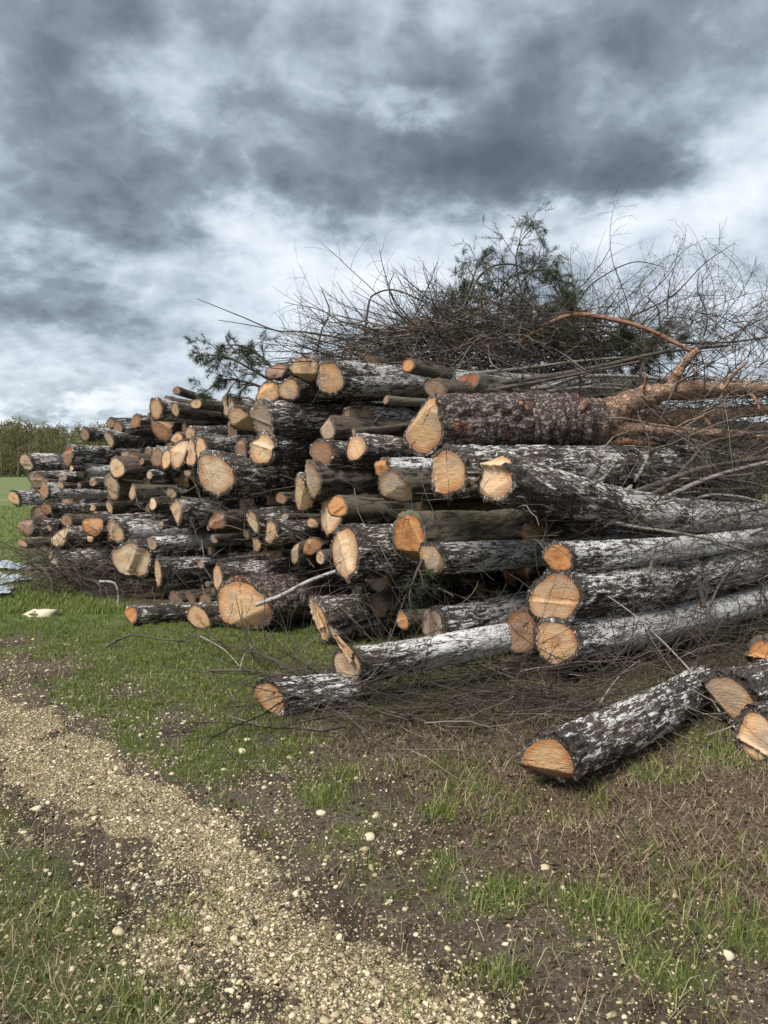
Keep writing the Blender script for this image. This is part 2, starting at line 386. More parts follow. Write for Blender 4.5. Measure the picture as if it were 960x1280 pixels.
def zones(x, y):
    x = np.ravel(x); y = np.ravel(y); s, a = sa(x, y)
    n1 = vn2(x, y, 1.7, 21); n2 = vn2(x, y, 5.5, 22); n3 = vn2(x, y, .8, 23)
    w = s - .03 + (n1 - .5) * .55 + (n2 - .5) * .62
    wide = .215 - .055 * sstep(1.2, 2.6, a)
    gravel = np.exp(-np.abs(w / (wide + .05)) ** 1.7)
    gravel = np.maximum(gravel, .0 * np.exp(-((w - .72) / .34) ** 2) * sstep(.46, .62, n2) * 1.4)
    gravel = np.clip(gravel * (.72 + .6 * n2), 0, 1)
    # lush verge towards the field end of the pile
    lush = sstep(.55, 1.2, s) * sstep(1.3, 2.9, a + .6 * (n1 - .5))
    verge = sstep(-.24, -.44, s + (n2 - .5) * .3) * sstep(.24, .44, n1)
    right = sstep(.75, 1.25, s) * sstep(.48, .62, vn2(x, y, 2.6, 25)) * sstep(2.4, 1.2, a) * .55
    tf = 0
    for (px, py, r) in ((432, 970, .10), (408, 1000, .13), (350, 940, .16), (545, 1015, .12), (790, 1150, .17), (735, 1130, .13), (615, 1120, .14), (655, 1110, .10), (560, 1075, .10), (930, 1160, .2), (620, 1215, .11), (840, 1215, .15), (900, 940, .22), (820, 965, .18), (180, 1250, .12), (260, 1230, .1), (60, 1170, .16), (215, 1145, .14), (700, 1010, .05), (580, 990, .1), (440, 1040, .09)):
        tf = np.maximum(tf, tuft(x, y, px, py, r))
    band = sstep(.22, .42, s) * sstep(.36, .56, vn2(x, y, 3.3, 27)) * (.42 + .45 * sstep(.6, 2.2, a)) * (1 - .65 * sstep(.75, 1.15, s) * sstep(2.2, 1.2, a))
    green = np.clip(np.maximum.reduce([band, lush * (.6 + .6 * n2), verge * .82, right, tf * 1.1 * sstep(.25, .55, n2)]), 0, 1) * (1 - .75 * gravel)
    field = sstep(7.5, 9.5, y - .25 * x + (n3 - .5) * 2) * sstep(-2.2, -3.4, x + (y - 10) * .30)
    far = sstep(14, 18, np.hypot(x, y))
    field = np.maximum(field, far)
    mud = sstep(2.0, 2.35, s + (n2 - .5) * .3) * sstep(4.6, 5.6, a) * (1 - sstep(9.5, 11.5, a)); field = field * (1 - mud); green = green * (1 - .8 * mud)
    straw = np.clip(sstep(.95, 1.45, s + (n2 - .5) * .5) * sstep(2.6, 1.3, a) * (.5 + n1) + sstep(-.3, -.6, s) * .6 * n2 + .24, 0, 1) * (1 - gravel)
    leaf = np.clip(sstep(.7, 1.3, s + (n1 - .5)) * sstep(2.2, 1.0, a) * sstep(.30, .55, n1), 0, 1)
    return gravel, green, np.clip(field, 0, 1), straw, leaf
def axis(lo, hi, step, far_):
    c = list(np.arange(lo, hi + 1e-6, step)); d = step; v = hi; out = []
    while v < far_: d *= 1.35; v += d; out.append(v)
    d = step; v = lo; pre = []
    while v > -far_: d *= 1.35; v -= d; pre.append(v)
    return np.array(pre[::-1] + c + out)
gx = axis(-7, 5, .05, 900); gy = axis(1.2, 13, .05, 900)
GX, GY = np.meshgrid(gx, gy); GZ = gz(GX, GY)
zo = zones(GX, GY)
nx, ny = len(gx), len(gy); idx = np.arange(nx * ny).reshape(ny, nx)
F = np.stack([idx[:-1, :-1], idx[:-1, 1:], idx[1:, 1:], idx[1:, :-1]], -1).reshape(-1, 4)
def mat_ground():
    m, t, b = new_mat('track_and_verge'); v = obj_vec(t, rnd=False)
    gr, gn, fl, st, lf = (attr(t, k) for k in ('gravel', 'green', 'field', 'straw', 'leafy'))
    n1 = noise(t, v, 14, 5, .65); n2 = noise(t, v, 60, 5, .7); n3 = noise(t, v, 4, 4, .6); n5 = noise(t, v, 190, 3, .7)
    soil = mix(t, thr(t, n2, .30, .70), (.020, .016, .012), (.155, .122, .084))
    soil = mix(t, thr(t, noise(t, v, 2.6, 4, .6), .45, .62), soil, mix(t, 1., soil, (.42, .36, .32), 'MULTIPLY'))
    soil = mix(t, thr(t, n5, .60, .72), soil, (.30, .25, .17)); soil = mix(t, thr(t, n1, .45, .7), soil, (.085, .066, .045))
    soil = mix(t, M_(t, 'MULTIPLY', lf, thr(t, n2, .4, .6)), soil, (.090, .046, .030))
    soil = mix(t, M_(t, 'MULTIPLY', st, thr(t, noise(t, obj_vec(t, (160, 30, 30), False), 1, 3, .6, 1.5), .5, .62)), soil, (.21, .16, .095))
    hs = []; vc = None
    for s_ in (52, 110):
        vo = N(t, 'ShaderNodeTexVoronoi'); vo.inputs['Scale'].default_value = s_; L(t, v, vo.inputs['Vector'])
        hs.append(vo)
    c1 = ramp(t, hs[0].outputs['Color'], [(0, (.22, .165, .092)), (.5, (.46, .36, .20)), (1, (.66, .56, .37))])
    c2 = ramp(t, hs[1].outputs['Color'], [(0, (.20, .15, .085)), (.5, (.42, .325, .18)), (1, (.60, .50, .32))])
    g1 = thr(t, hs[0].outputs['Distance'], .62, .40); g2 = thr(t, hs[1].outputs['Distance'], .70, .42)
    gcol = mix(t, g2, mix(t, n5, (.10, .078, .048), (.26, .20, .12)), c2); gcol = mix(t, M_(t, 'MULTIPLY', g1, thr(t, n1, .42, .55)), gcol, c1)
    gm = thr(t, M_(t, 'ADD', gr, M_(t, 'MULTIPLY', M_(t, 'SUBTRACT', n2, .5), .9)), .30, .60)
    c = mix(t, gm, soil, gcol)
    gcolr = mix(t, n2, (.045, .056, .018), (.115, .130, .040))
    gmm = thr(t, M_(t, 'ADD', gn, M_(t, 'MULTIPLY', M_(t, 'SUBTRACT', n1, .5), 1.0)), .32, .75)
    c = mix(t, M_(t, 'MULTIPLY', gmm, .85), c, gcolr)
    nfar = noise(t, v, .25, 4, .6)
    fcol = mix(t, nfar, (.085, .125, .034), (.125, .165, .055)); fcol = mix(t, thr(t, n3, .5, .75), fcol, (.14, .155, .06))
    fcol = mix(t, thr(t, noise(t, obj_vec(t, (.03, .55, 1), False), 1, 4, .6), .48, .62), fcol, (.165, .165, .075))
    c = mix(t, fl, c, fcol)
    L(t, c, b.inputs['Base Color'])
    h = M_(t, 'ADD', M_(t, 'MULTIPLY', n2, .8), M_(t, 'MULTIPLY', gm, M_(t, 'ADD', g1, M_(t, 'MULTIPLY', g2, .5))))
    bump(t, b, h, 1.0, .022); b.inputs['Roughness'].default_value = .92
    return m
g_me = mesh_np('ground', np.stack([GX.ravel(), GY.ravel(), GZ.ravel()], 1), [F], dict(gravel=zo[0], green=zo[1], field=zo[2], straw=zo[3], leafy=zo[4]))
ground = tag(link('ground', g_me, mat_ground()), 'gravel wheel track and muddy grass verge running to a green field', None, None, 'structure')

# puddles at the field end
def mat_water():
    m, t, b = new_mat('puddle_water'); b.inputs['Base Color'].default_value = (.80, .84, .90, 1); b.inputs['Metallic'].default_value = .8; b.inputs['Roughness'].default_value = .04  # pale metallic base brightens the sky reflection beyond what water gives
    b.inputs['Specular IOR Level'].default_value = 1.0; b.inputs['IOR'].default_value = 1.6
    v = obj_vec(t, rnd=False); bump(t, b, noise(t, v, 9, 2, .5), .02, .01); return m
WATER = mat_water()
for i, (px, py, w, hgt) in enumerate(((5, 711, 30, 5), (4, 727, 27, 7), (-2, 741, 20, 5))):
    an = np.linspace(0, 2 * np.pi, 40, endpoint=False); V = []
    for k, a_ in enumerate(an):
        rr = 1 + .30 * math.sin(3 * a_ + i * 2) + .14 * math.sin(7 * a_ + i) + .08 * math.sin(13 * a_)
        g = ground_at(px + w * rr * math.cos(a_), py + hgt * rr * math.sin(a_)); V.append((g.x, g.y, .052))
    V = np.array(V); F = [list(range(40))[::-1]]
    me = bpy.data.meshes.new('puddle'); me.from_pydata([tuple(v) for v in V], [], F); me.update()
    tag(link('puddle', me, WATER), None, None, None, 'structure')

# ------------------------------------------------------------------ logs
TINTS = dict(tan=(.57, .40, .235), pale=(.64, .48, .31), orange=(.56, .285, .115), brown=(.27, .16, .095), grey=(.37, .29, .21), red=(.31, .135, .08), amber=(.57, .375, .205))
FACES = {'B': ('birch_log', BIRCH), 'M': ('birch_log', BIRCH), 'W': ('birch_log', BIRCH), 'P': ('pine_log', PINE), 'D': ('bark_log', DARK), 'G': ('grey_log', GREY)}
DX = [-60, 30, 100, 200, 300, 400, 500, 600, 700, 960]; DV = [12.6, 11.4, 10.1, 8.7, 7.6, 6.9, 6.35, 5.9, 5.5, 4.4]
def smooth_path(pts, k):
    pts = np.array(pts, float); n = len(pts); t = np.linspace(0, n - 1, k); out = []
    for x in t:
        i = min(int(x), n - 2); f = x - i
        p0, p1, p2, p3 = pts[max(i - 1, 0)], pts[i], pts[i + 1], pts[min(i + 2, n - 1)]
        out.append(.5 * (2 * p1 + (p2 - p0) * f + (2 * p0 - 5 * p1 + 4 * p2 - p3) * f * f + (3 * p1 - p0 - 3 * p2 + p3) * f ** 3))
    return np.array(out)
AX = []      # placed axes, for keeping the hidden logs clear of the rest
def ndisp(P, white, kind, seed):
    k = np.array([7, 30, 30]) if kind != 'P' else np.array([9, 22, 22])
    r = 1 - np.abs(2 * fbm(P * k + seed * 3.7, 3, seed) - 1)
    return r
def make_log(px, py, w, h, kind, tint, label, d=None, dd=0., yaw=None, pit=0., ln=None, bend=(0, 0), cut=None, white=None, stubs=(), sp=None, group=None, taper=.05, lob=.07, wg=None, name=None, seed=None, free=False):
    if d is None: d = float(np.interp(px, DX, DV)) + .0
    d += dd
    dmax = (CAM_H - .03) * FPX / max(1e-3, (py + h * .5 - HOR)) if py + h * .5 > HOR + 5 else 99
    if not free: d = min(d, dmax)
    c = at(px, py, d); Rw = .5 * h * d / FPX
    if yaw is None:
        yaw = float(np.interp(px, [0, 300, 500, 700], [42, 47, 52, 57])) + random.uniform(-8, 8)
        if pit == 0: pit = random.uniform(-3.5, 3)
    seed = seed if seed is not None else int(px * 7 + py * 13) % 9973
    rr = random.Random(seed)
    ln = ln or rr.uniform(3.3, 4.2)
    if tuple(bend) == (0, 0): bend = (rr.uniform(-.22, .22), rr.uniform(-.12, .12))
    if not stubs and h >= 26 and not free: stubs = [(rr.uniform(.25, 1.8), rr.uniform(25, 165), rr.uniform(.03, .10), rr.uniform(.010, .020), LIMB if kind != 'P' else PINELIMB) for _ in range(rr.randint(1, 4))]
    ps, th = R_(yaw), R_(pit)
    X = Vector((math.sin(ps) * math.cos(th), math.cos(ps) * math.cos(th), math.sin(th))); Y = Vector((-math.cos(ps), math.sin(ps), 0)); Z = X.cross(Y)
    mat = Matrix(((X.x, Y.x, Z.x, c.x), (X.y, Y.y, Z.y, c.y), (X.z, Y.z, Z.z, c.z), (0, 0, 0, 1)))
    phi = math.atan2(c.x, c.y); alpha = ps - phi
    delta = max(-R_(32), min(R_(32), alpha - math.acos(min(.98, max(.25, w / h)))))
    tilt_v = rr.uniform(-.25, .15)
    ns = int(min(64, max(18, h * 1.15))); nl = int(min(120, max(36, 26 + h * 1.5)))
    th_ = np.arange(ns) / ns * 2 * np.pi
    ph = [rr.uniform(0, 6.28) for _ in range(4)]
    lobe = 1 + lob * np.cos(2 * th_ + ph[0]) + lob * .7 * np.cos(3 * th_ + ph[1]) + .025 * np.cos(5 * th_ + ph[2]) + .015 * np.cos(9 * th_ + ph[3])
    if cut is None and rr.random() < .6: cut = rr.choice([('wedge', rr.uniform(0, 360), rr.uniform(.35, .7), rr.uniform(.5, 1.2)), ('step', rr.uniform(0, 360), rr.uniform(.1, .5), rr.uniform(.05, .2), rr.uniform(.03, .12), rr.uniform(.05, .12))])
    cutl = [] if cut is None else (cut if isinstance(cut, list) else [cut])
    def fx(y, z):
        x = -y * math.tan(delta) + z * tilt_v
        rg = np.zeros_like(y)
        for ct in cutl:
            a = R_(ct[1]); p = (-y * math.cos(a) + z * math.sin(a)) / Rw - ct[2]
            if ct[0] == 'wedge': x = x + ct[3] * np.maximum(p, 0) * Rw; rg = np.maximum(rg, np.exp(-(p / .05) ** 2))
            if ct[0] == 'step':
                x = x + ct[3] * Rw * sstep(-.04, .04, p); q = np.exp(-(p / ct[5]) ** 2); 
                x = x - ct[4] * Rw * q * (.55 + .9 * vn(np.stack([y / Rw * 7, z / Rw * 7, p * 0 + seed], -1).reshape(-1, 3), seed).reshape(np.shape(y)))
                rg = np.maximum(rg, q)
        return x, rg
    # wood end
    nr = int(min(26, max(7, h * .45))); Rc = Rw * .935
    rs = np.linspace(0, 1, nr + 1)[1:]
    cy = (rs[:, None] * lobe[None] * Rc * np.cos(th_)[None]).ravel(); cz = (rs[:, None] * lobe[None] * Rc * np.sin(th_)[None]).ravel()
    cy = np.concatenate([[0], cy]); cz = np.concatenate([[0], cz]); cx, rg = fx(cy, cz)
    cx = cx + (fbm(np.stack([cy / Rw * 5, cz / Rw * 5, cy * 0 + seed], 1), 3, seed) - .5) * .05 * Rw
    rad = np.concatenate([[0], np.repeat(rs, ns)])
    ii = 1 + np.arange(nr * ns).reshape(nr, ns); a = ii[:-1]; b_ = ii[1:]
    Fq = np.stack([a, np.roll(a, -1, 1), np.roll(b_, -1, 1), b_], -1).reshape(-1, 4)
    Ft = np.stack([np.zeros(ns, int), np.roll(ii[0], -1), ii[0]], -1)
    me_c = mesh_np('cut_face', np.stack([cx, cy, cz], 1), [Fq, Ft], dict(rad=rad, ridge=rg), smooth=False)
    # bark
    tt = (np.linspace(0, 1, nl) ** 1.35)
    x0, _ = fx(lobe * Rc * np.cos(th_), lobe * Rc * np.sin(th_))
    rings = []; wh = []; rd = []
    if kind == 'D' and px < 345 and rr.random() < .6: kind = 'B'; white = .12 if white is None else white
    wk = {'B': .11, 'M': .30, 'W': .56, 'P': 0, 'D': 0, 'G': 0}[kind] if white is None else white
    wseed = rr.uniform(0, 90)
    for i in range(-1, nl):
        t = 0 if i < 0 else tt[i]
        xs = x0 + (ln - x0) * t + (0 if i != 0 else .004)
        f = 1 - taper * (xs / 4.) * 4 * .5
        f = f + .07 * np.exp(-np.maximum(xs, 0) / .14) + .10 * (vn(np.stack([xs * 2.3 + seed, th_ * 0, th_ * 0], 1), 31) - .5)
        yy = lobe * Rw * f * np.cos(th_); zz = lobe * Rw * f * np.sin(th_)
        if i < 0: yy = lobe * Rc * np.cos(th_); zz = lobe * Rc * np.sin(th_); xs = x0
        rings.append(np.stack([xs, yy, zz], 1))
    P = np.concatenate(rings)
    wg = wg if wg is not None else {'B': .12, 'M': .40, 'W': .60}.get(kind, 0)
    wa = np.clip(wk + (P[:, 0] / 4) * wg + (fbm(np.stack([P[:, 0] * 2.2 + wseed, P[:, 1] * 4, P[:, 2] * 4], 1), 2, 3) - .5) * .7 * (.4 + wk), 0, 1) if kind != 'P' else np.clip(wk + P[:, 0] * .16, 0, 1)
    if kind in 'BMW': wa = wa * sstep(.0, .06, np.concatenate([q[:, 0] - x0 for q in rings]) - .004)
    rid = ndisp(P, wa, kind, seed % 97)
    amp = np.minimum(.20 * Rw, .030) * (1 - .8 * wa) * {'G': .5, 'D': 1.1, 'P': 1.1}.get(kind, 1.15)
    amp[:ns] = 0
    rn = np.hypot(P[:, 1], P[:, 2])[:, None] + 1e-6
    P[:, 1:] += P[:, 1:] / rn * (amp * (rid - .55) * 2)[:, None]
    # crook of the stem
    u = P[:, 0] / ln
    wob = (vn(np.stack([P[:, 0] * .9, P[:, 0] * 0 + wseed, P[:, 0] * 0], 1), 8) - .5) * .11
    w0 = (vn(np.array([[0., wseed, 0]]), 8)[0] - .5) * .11
    P[:, 1] += -bend[0] * u * u + (wob - w0); P[:, 2] += bend[1] * u * u
    ii = np.arange((nl + 1) * ns).reshape(nl + 1, ns); a = ii[:-1]; b_ = ii[1:]
    Fq = np.stack([a, b_, np.roll(b_, -1, 1), np.roll(a, -1, 1)], -1).reshape(-1, 4)[:, ::-1]
    cap = ii[-1][None]
    nm, bm = FACES[kind]
    me_b = mesh_np('bark', P, [Fq, cap], dict(white=wa, ridge=rid), mat_idx=np.concatenate([np.zeros(len(Fq)), [1]]))
    root = link(name or nm, None); root.matrix_world = mat
    link('bark', me_b, [bm, WOOD], root)
    cf = link('cut_face', me_c, WOOD, root)
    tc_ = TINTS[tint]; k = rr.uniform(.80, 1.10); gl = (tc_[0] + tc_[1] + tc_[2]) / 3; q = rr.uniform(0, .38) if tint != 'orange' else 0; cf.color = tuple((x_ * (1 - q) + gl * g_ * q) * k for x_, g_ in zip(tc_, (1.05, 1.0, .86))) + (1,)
    tag(root, label, 'log', group)
    for (sx, sang, sl, sr, sm) in stubs:
        a_ = R_(sang); f = 1 - taper * sx * .5
        b0 = np.array([sx, -bend[0] * (sx / ln) ** 2 - math.cos(a_) * Rw * f * .85, bend[1] * (sx / ln) ** 2 + math.sin(a_) * Rw * f * .85])
        dv = np.array([.55, -math.cos(a_), math.sin(a_)])
        Pt = grow(b0[None], dv[None], np.array([sl]), 6, .12); Rt = sr * np.linspace(1.15, .7, 6)[None]
        V, Fq = tubes(Pt, Rt, 7); n = len(V)
        me = mesh_np('branch_stub', V, [Fq, np.arange(n - 7, n)[None]]); link('branch_stub', me, sm, root)
    if sp:
        iv_ = mat.inverted(); pts = [tuple(iv_ @ (at(a, b, d - .05))) for a, b, _ in sp]
        Pt = smooth_path(pts, 14)[None]; Rt = np.interp(np.linspace(0, 1, 14), np.linspace(0, 1, len(sp)), [q[2] for q in sp])[None]
        Pm = []; Rm = []
        for q in range(7):
            e_ = np.linspace(0, 1, 14)[:, None]; off = np.array([rr.uniform(-.3, .3), rr.uniform(-1, 1), rr.uniform(-1, 1)]) * Rt.max() * .8
            cutk = rr.uniform(.45, 1.0) if q else 1.0
            Pq = smooth_path(Pt[0][:max(4, int(14 * cutk))], 14) + off * (1 - .25 * e_) + (fbm(np.stack([e_[:, 0] * 5, e_[:, 0] * 0 + q, e_[:, 0] * 0], 1), 2, q)[:, None] - .5) * .02
            Pm.append(Pq); Rm.append(Rt[0] * rr.uniform(.28, .55) * np.linspace(1, .25, 14))
        V, Fq2 = tubes(np.array(Pm), np.array(Rm), 5)
        o = link('splinter', mesh_np('splinter', V, [Fq2], dict(rad=np.full(len(V), .5), ridge=np.zeros(len(V)))), WOOD, root); o.color = cf.color
    AX.append((np.array(c), np.array(X), Rw, ln))
    return root

W = 'wedge'; S = 'step'
LOGS = [
 # upper layers, pine end
 (380, 461, 30, 31, 'B', 'tan', 'topmost birch log beside the brushwood, round tan cut with a notch below', dict(dd=.35, cut=(W, 265, .35, 1.4))),
 (361, 487, 26, 25, 'B', 'tan', 'tan log end tucked just under the notched topmost birch log', dict(dd=.3)),
 (412, 473, 31, 41, 'M', 'amber', 'stout white-barked birch log on top of the pile, pale strip along its cut', dict(dd=.2, cut=(S, 180, .52, .12, .18, .14), white=.36, ln=3.6)),
 (464, 453, 18, 16, 'D', 'brown', 'small brown log end lying on the stout white-barked top log', dict(dd=1.0)),
 (510, 457, 16, 15, 'D', 'orange', 'short crooked brown log with a small bright orange cut on the pile top', dict(dd=.75, ln=1.5, pit=-6, bend=(.1, -.1))),
 (544, 486, 23, 23, 'D', 'brown', 'short log with a dull brown cut perched above the scaly pine trunk', dict(dd=.6, ln=1.2)),
 (482, 500, 7, 10, 'G', 'brown', 'thin smooth grey pole lying behind the pine trunk cut', dict(dd=.1, ln=1.6)),
 (582, 478, 30, 22, 'G', 'red', 'split reddish log end with a long olive limb, above the pine trunk', dict(dd=.9, ln=3.0, cut=(W, 70, -.1, 1.2), taper=.25)),
 (343, 464, 32, 20, 'D', 'red', 'dark reddish split log end at the top edge beside the needle branch', dict(dd=.45, cut=(W, 80, 0, .9))),
 (331, 491, 27, 28, 'B', 'amber', 'tan log end cut to a point under the reddish split log', dict(dd=.25, cut=[(W, 40, .2, 1.0), (W, 140, .2, 1.0)])),
 (327, 525, 26, 41, 'B', 'grey', 'greyish upright oval cut, upper of two stacked large birch logs', dict(cut=(S, 250, .1, .1, .05, .1))),
 (327, 562, 27, 40, 'B', 'pale', 'pale upright oval cut, lower of two stacked large birch logs', dict(cut=(S, 75, .25, .15, .10, .10))),
 (299, 524, 25, 28, 'B', 'tan', 'tan birch log end with a hollow notch beside the greyish oval cut', dict(dd=.2, cut=(W, 300, .15, 1.6))),
 (301, 563, 14, 25, 'D', 'brown', 'narrow brown log end squeezed beside the pale oval cut', dict(dd=.15)),
 (268, 593, 40, 54, 'B', 'pale', 'large pale cut of a black-barked birch log in the middle of the stack', dict(dd=-.35, cut=(S, 200, .30, .06, .05, .08))),
 # cluster of slim uprights
 (251, 561, 13, 29, 'D', 'amber', 'slim tan log end last in the close row of cut ends', dict(dd=-.1)),
 (238, 566, 15, 35, 'D', 'amber', 'tall slim log end second in the close row of cut ends', dict(dd=.05)),
 (222, 567, 19, 35, 'B', 'tan', 'broad tan log end in the middle of the close row', dict(dd=.05, cut=(W, 85, .2, .8))),
 (208, 574, 11, 25, 'D', 'tan', 'narrow log end fourth in the close row of cut ends', dict(dd=.1)),
 (197, 572, 15, 24, 'D', 'brown', 'brown log end at the field side of the close row', dict(dd=.3)),
 (237, 543, 13, 17, 'D', 'amber', 'small log end on top of the close row of cut ends', dict(dd=.25)),
 (221, 549, 17, 15, 'D', 'amber', 'small log end with slanting cut above the broad tan one', dict(dd=.3)),
 (195, 511, 15, 23, 'M', 'tan', 'pale-ended birch log on the upper edge above the close row', dict(dd=.25, pit=-3)),
 (219, 512, 9, 15, 'D', 'amber', 'small orange-brown log end beside the pale-ended birch on the upper edge', dict(dd=.35, pit=-3)),
 (245, 505, 12, 12, 'D', 'amber', 'small log end under the thin pole on the upper edge', dict(dd=.55)),
 (220, 488, 9, 9, 'D', 'brown', 'thin dark pole tilting upward off the upper edge of the pile', dict(dd=.6, pit=-13, ln=1.6)),
 (208, 503, 8, 14, 'D', 'brown', 'dark log lying behind the pale-ended birch on the upper edge', dict(dd=.8, pit=-4)),
 (169, 527, 11, 16, 'M', 'brown', 'birch log with brown end on the upper edge toward the field', dict(dd=.35)),
 (138, 529, 9, 13, 'D', 'brown', 'stubby dark log end sticking out beyond its neighbours on the upper edge', dict(dd=.35)),
 (147, 535, 10, 14, 'B', 'brown', 'slim birch log beneath the stubby dark log end', dict(dd=.2)),
 (106, 543, 9, 16, 'M', 'brown', 'outermost log on the upper edge, against the far wood', dict(dd=.15)),
 (136, 550, 11, 18, 'B', 'tan', 'birch log with light cut below the outermost upper log', dict(dd=-.1)),
 (84, 570, 11, 25, 'B', 'brown', 'thick cracked birch log jutting out against the far wood', dict(dd=-.1, white=.22)),
 (32, 578, 13, 19, 'M', 'tan', 'birch log reaching farthest out over the field, broken orange end', dict(dd=.2, yaw=50, white=.30)),
 (100, 588, 10, 18, 'W', 'grey', 'grey-white log directly beneath the thick cracked birch log', dict(dd=.3)),
 (146, 585, 17, 24, 'D', 'tan', 'tan log end below the thick cracked birch log', dict(dd=-.2)),
 (162, 575, 11, 15, 'D', 'brown', 'small mossy log end just behind the tan one', dict(dd=.15)),
 (55, 614, 10, 19, 'W', 'brown', 'white birch log low over the field, dark orange end', dict(dd=.0, yaw=52, white=.45)),
 (17, 623, 13, 17, 'W', 'tan', 'black and white birch log reaching lowest and farthest over the field', dict(dd=.3, yaw=52, white=.30)),
 (139, 609, 16, 31, 'G', 'grey', 'mossy log end standing tall at the root of the white birch log', dict(dd=-.1)),
 (165, 616, 7, 19, 'G', 'tan', 'very narrow log end in front of a mossy gap', dict(dd=.05)),
 (191, 630, 9, 15, 'D', 'pale', 'little pale log end among dark twigs', dict(dd=.1)),
 (57, 636, 14, 13, 'D', 'brown', 'brown stub under the white birch log at the field end', dict(dd=.3)),
 (136, 634, 9, 14, 'D', 'tan', 'small log end under the tall mossy one', dict(dd=.1)),
 (83, 651, 11, 15, 'D', 'brown', 'dull brown log end in the twiggy lower corner', dict(dd=.2)),
 (114, 659, 18, 25, 'D', 'orange', 'rough orange-brown log end in the twiggy lower corner', dict(dd=-.1, cut=(W, 60, .1, .8))),
 (143, 664, 19, 28, 'M', 'tan', 'birch log with jagged tan end beside the rough orange-brown one', dict(dd=-.35, cut=(S, 160, .2, .2, .2, .15), white=.45)),
 (32, 659, 15, 22, 'D', 'brown', 'dark log with brown broken end lying at the field edge', dict(dd=.2)),
 (28, 680, 9, 11, 'D', 'amber', 'lowest little log end at the field edge', dict(dd=-.5)),
 (73, 672, 15, 25, 'D', 'tan', 'split tan log end above the twig heap', dict(dd=-.4, cut=(W, 100, .0, .8))),
 (66, 703, 9, 24, 'D', 'grey', 'long brown-barked log with small grey end over the twig heap', dict(dd=-.7, yaw=58)),
 (161, 700, 37, 43, 'B', 'pale', 'big pale twin-stemmed cut low in the pile near the twig heap', dict(dd=-.5, cut=[(S, 330, .25, .35, .1, .08)], lob=.10)),
 (190, 680, 10, 17, 'W', 'grey', 'slender white birch log with small grey end across dark logs', dict(dd=-.35, yaw=58, pit=1, white=.50, taper=.02)),
 (196, 716, 11, 34, 'B', 'tan', 'thick black birch log with white flecks below the slender white one', dict(dd=-.3, yaw=56, white=.20)),
 (272, 722, 12, 30, 'D', 'amber', 'smooth brown log with orange end resting against the big pine butt', dict(dd=-.3, yaw=60, pit=2)),
 (302, 756, 57, 62, 'P', 'amber', 'biggest pine butt at the foot of the pile, wide orange cut', dict(yaw=52, cut=(W, 300, .50, 1.0), white=.05)),
 (248, 772, 25, 29, 'D', 'tan', 'small round log end on the grass beside the big pine butt', dict()),
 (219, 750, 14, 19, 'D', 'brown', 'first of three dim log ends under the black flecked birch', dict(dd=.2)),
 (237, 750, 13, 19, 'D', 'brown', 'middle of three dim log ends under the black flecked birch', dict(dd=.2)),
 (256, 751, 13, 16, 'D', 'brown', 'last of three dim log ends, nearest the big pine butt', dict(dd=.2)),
 (163, 769, 14, 22, 'B', 'orange', 'black birch log lying alone on the grass with bright orange end', dict(yaw=60, ln=1.3, white=.15)),
 (316, 653, 12, 29, 'D', 'tan', 'narrow tan log end where the slender white birch log meets it', dict(dd=-.1)),
 (338, 665, 14, 29, 'D', 'tan', 'narrow oval log end one place along from the slender white birch', dict(dd=-.05)),
 (320, 681, 12, 17, 'D', 'tan', 'small log end under the narrow tan one', dict(dd=.1)),
 (271, 651, 19, 22, 'D', 'red', 'rough torn reddish log end above the slender white birch', dict(dd=.2, cut=(S, 120, 0, .2, .2, .3))),
 (219, 641, 15, 30, 'B', 'amber', 'bright tan pointed log end above the start of the slender white birch', dict(dd=-.05, cut=(W, 230, .3, 1))),
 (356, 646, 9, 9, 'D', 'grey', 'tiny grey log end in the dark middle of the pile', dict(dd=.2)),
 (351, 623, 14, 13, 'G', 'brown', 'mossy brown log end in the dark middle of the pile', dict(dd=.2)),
 (214, 617, 11, 13, 'D', 'tan', 'small log end directly above the bright pointed one', dict(dd=.15)),
 (409, 536, 18, 27, 'D', 'grey', 'square grey log end between two long birch trunks', dict(dd=.1, lob=.09)),
 (402, 566, 26, 29, 'B', 'brown', 'round brown log end with a radial crack under the square grey one', dict(dd=-.05)),
 (445, 560, 23, 33, 'B', 'tan', 'tan log end with an upright crack right of the round brown one', dict(dd=0)),
 (388, 600, 25, 42, 'D', 'grey', 'weathered grey log end below the cracked brown one', dict(dd=-.15, cut=(S, 185, .3, .3, .1, .1))),
 (375, 617, 13, 44, 'B', 'pale', 'pale sliver-shaped log end hugging the weathered grey one', dict(dd=.05, cut=(W, 320, .3, 1))),
 (477, 586, 18, 22, 'W', 'orange', 'small round orange cut of a slim white birch under the pine trunk', dict(dd=.0)),
 (491, 608, 32, 36, 'D', 'grey', 'broad greyish log end below the small orange round one', dict(dd=-.05, cut=(W, 300, .2, .7))),
 (421, 633, 20, 28, 'G', 'orange', 'grey-green alder log with a glowing orange cut', dict(dd=-.2, yaw=60, pit=-4)),
 (408, 645, 14, 46, 'D', 'pale', 'tall pale split end standing just beside the grey-green alder log', dict(dd=.0, cut=(W, 20, .1, .9))),
 (429, 691, 30, 60, 'B', 'pale', 'tall rough pale oval cut of a thick black birch', dict(dd=-.35, cut=[(S, 30, .15, .18, .12, .12)], yaw=58)),
 (510, 673, 39, 57, 'G', 'orange', 'leaf-shaped vivid orange cut of an alder log', dict(dd=-.3, cut=[(W, 270, .55, 1.3), (W, 30, .6, .8)], lob=.07)),
 (538, 698, 26, 39, 'M', 'pale', 'pale cut of a white birch beside the leaf-shaped orange one', dict(dd=-.35, yaw=61, white=.22, wg=1.2, ln=4.4, lob=.08)),
